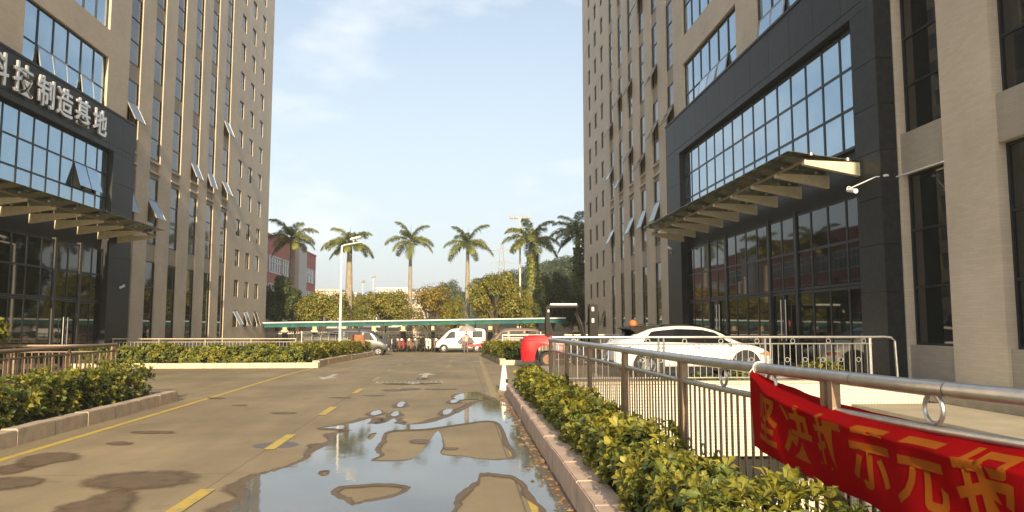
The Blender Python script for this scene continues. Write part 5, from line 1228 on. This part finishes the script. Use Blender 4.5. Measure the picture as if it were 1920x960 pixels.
# ---------------------------------------------------------------- security cameras
def cctv(label, x, y, z, tip, s_=1):
    T = thing('security_camera', label, 'camera', (x, y, z)); tip = Vector(tip)
    MB().tube([(x, y, z), (x+(tip.x-x)*.25, y+(tip.y-y)*.3, z+.02), tip], .014, 8).build('arm', M_white, T, smooth=True)
    MB().lathe([(.06, 0), (.06, .04), (.03, .05)], (x, y, z), 10).build('mount', M_white, T)
    b = MB(); b.tube([tip+Vector((0, .05, -.02)), tip+Vector((0, -.28, -.1))], [.045, .055], 10); b.build('housing', M_white, T, smooth=True)
    MB().ring(tip, .05, .01, 'Y', 14, 6).build('cable_loop', M_white, T); return T
a = onX(1690, 327, 9.5); b = onX(1592, 354, 8.7); cctv('white security camera on a long arm at the bay window end of the portal', 9.3, 15.34, a.z, (b.x, b.y, b.z))
a = onX(1250, 478, 9.2); b = onX(1278, 468, 8.9); cctv('small white security camera at the far end of the right portal', 9.2, 31.6, a.z, (8.85, 30.8, a.z+.2))
a = onX(232, 537, -14.6); cctv('small white security camera on the dark jamb of the left portal', -14.6, 33.0, a.z, (-14.25, 32.2, a.z))
T = thing('wall_conduit', 'pale conduit pipe along the wall above the near window of the right tower', 'pipe', (9.62, 14.6, a.z)); zc_ = onX(1690, 327, 9.5).z
MB().tube([(9.55, 15.36, zc_), (9.57, 14.9, zc_), (9.575, 13.8, zc_+.0)], .018, 6).build('pipe', M_white, T)

# ---------------------------------------------------------------- far buildings, pylon
M_bwin = mat('white_window_frame', (.62, .6, .56), .5); M_bglass = mat('far_window_glass', (.10, .12, .14), .1, .2, .2, .5)
T = thing('brick_building', 'red brick factory block with white ribbon windows behind the shaded palm', 'building', (-30, 90, -.45))
XB, Ya, Yb, ZT = -21.6, 64, 111, 11.6
MB().box(-44, XB, Ya, Yb, -.6, ZT).build('wall', M_brick, T)
MB().box(-44.1, XB+.08, Ya-.1, Yb+.05, ZT, ZT+.25).build('parapet', mat('brick_parapet', (.45, .17, .13), .8), T)
MB().box(-27, XB-.3, 93, 101.5, ZT+.25, ZT+1.0).build('stair_head', mat('orange_render', (.5, .17, .1), .8), T)
MB().box(XB, XB+.55, 97.2, 102.0, -.6, ZT+.6).build('pier', mat('pale_grey_render', (.48, .46, .43), .8), T)
def brick_win(y0, y1, z0, z1, n):
    f = MB(); d0, d1 = XB, XB+.10
    f.box(d0, d1, y0, y1, z0-.12, z0); f.box(d0, d1, y0, y1, z1, z1+.12)
    for k in range(n+1): y = y0+(y1-y0)*k/n; f.box(d0+.01, d1-.01, y-.06, y+.06, z0, z1)
    f.box(d0+.01, d1-.02, y0, y1, z0+(z1-z0)*.62, z0+(z1-z0)*.62+.08)
    W = f.build('window', M_bwin, T)
    for k in range(n): a, b = y0+(y1-y0)*k/n+.06, y0+(y1-y0)*(k+1)/n-.06; MB().box(XB+.01, XB+.03, a, b, z0, z1).build('pane', M_bglass, W)
for z0 in (1.0, 4.4, 7.6):
    for a in range(5): brick_win(65+a*6.4, 65+a*6.4+5.6, z0, z0+1.75, 5)
    brick_win(103.5, 109.5, z0, z0+1.75, 3)
T = thing('brick_building', 'second red brick block seen mirrored in the right entrance glass', 'building', (-38, 140, -.45)); XB = -33
MB().box(-50, XB, 116, 164, -.6, 13.5).build('wall', M_brick, T)
MB().box(-50.1, XB+.1, 115.9, 164.1, 13.5, 13.8).build('parapet', mat('brick_parapet', None), T)
for z0 in (1.0, 4.6, 8.2):
    for a in range(6): brick_win(118+a*7.6, 118+a*7.6+4.6, z0, z0+1.9, 4)
def far_block(label, x0px, x1px, ytop, Yd, ncol, nrow, col, depth=14, pent=False):
    ytop += 5; a, b = onY(x0px, ytop, Yd), onY(x1px, ytop, Yd); T = thing('far_building', label, 'building', ((a.x+b.x)/2, Yd, -.5)); m = mat('far_render_%d' % int(x0px), col, .85, 0, .08, .2)
    MB().box(a.x, b.x, Yd, Yd+depth, -.5, a.z).build('wall', m, T); MB().box(a.x-.2, b.x+.2, Yd-.2, Yd+depth, a.z, a.z+.5).build('parapet', m, T)
    wd = (b.x-a.x)/ncol
    for c in range(ncol):
        for r in range(nrow):
            x = a.x+wd*(c+.5); z = a.z-2.6-r*3.2; W = MB().box(x-wd*.32, x+wd*.32, Yd-.06, Yd+.02, z, z+1.6).build('window', M_bwin, T); MB().box(x-wd*.28, x+wd*.28, Yd-.09, Yd-.05, z+.12, z+1.48).build('pane', M_bglass, W)
    return T
far_block('low cream far building left of the stout palm', 592, 640, 541, 190, 6, 3, (.55, .47, .38)); far_block('white far building between the stout palm and the thin lamp pole', 640, 668, 547, 170, 4, 2, (.6, .58, .54))
far_block('long white far block behind the olive tree', 706, 772, 537, 210, 9, 3, (.62, .6, .57)); far_block('grey far block behind the slim sunlit palm', 755, 812, 546, 180, 7, 3, (.5, .42, .34)); far_block('pale far block at the left of the slim straight palm', 786, 852, 540, 220, 8, 3, (.6, .58, .55))
p = onY(941, 455, 330); T = thing('power_pylon', 'faint lattice power pylon on the horizon left of the floodlight mast', 'pylon', (p.x, 330, 0)); H = p.z; m = mat('pylon_steel', (.45, .45, .45), .6, .3); mb = MB()
def wdt(t): return 3.4*(1-t)**1.2+.5
for lv in range(10):
    t0, t1 = lv/10, (lv+1)/10; w0, w1 = wdt(t0), wdt(t1)
    for sx, sy in ((1, 1), (1, -1), (-1, -1), (-1, 1)): mb.tube([(p.x+sx*w0, 330+sy*w0, H*t0), (p.x+sx*w1, 330+sy*w1, H*t1)], .13, 4)
    for sy in (1, -1): mb.tube([(p.x-w0, 330+sy*w0, H*t0), (p.x+w1, 330+sy*w1, H*t1)], .08, 4); mb.tube([(p.x+w0, 330+sy*w0, H*t0), (p.x-w1, 330+sy*w1, H*t1)], .08, 4)
mb.build('lattice', m, T)
for z in (.62, .76, .9): mb = MB(); a = 7*(1.25-z*.6); mb.tube([(p.x-a, 330, H*z), (p.x, 330, H*z+1.2), (p.x+a, 330, H*z)], .13, 4); mb.tube([(p.x-a, 330, H*z), (p.x+a, 330, H*z)], .1, 4); mb.build('cross_arm', m, T)

# ---------------------------------------------------------------- humid air
hm_ = bpy.data.materials.new('humid_air'); hm_.use_nodes = True; t = hm_.node_tree; t.nodes.clear(); o = t.nodes.new('ShaderNodeOutputMaterial'); v = t.nodes.new('ShaderNodeVolumePrincipled')
v.inputs['Color'].default_value = (.97, .97, .96, 1); v.inputs['Density'].default_value = .0008; v.inputs['Anisotropy'].default_value = .2; t.links.new(v.outputs[0], o.inputs['Volume'])
hb = MB().box(-1600, 1600, -300, 1600, -5, 50).build('haze', hm_); props(hb, kind='stuff'); hb.display_type = 'WIRE'
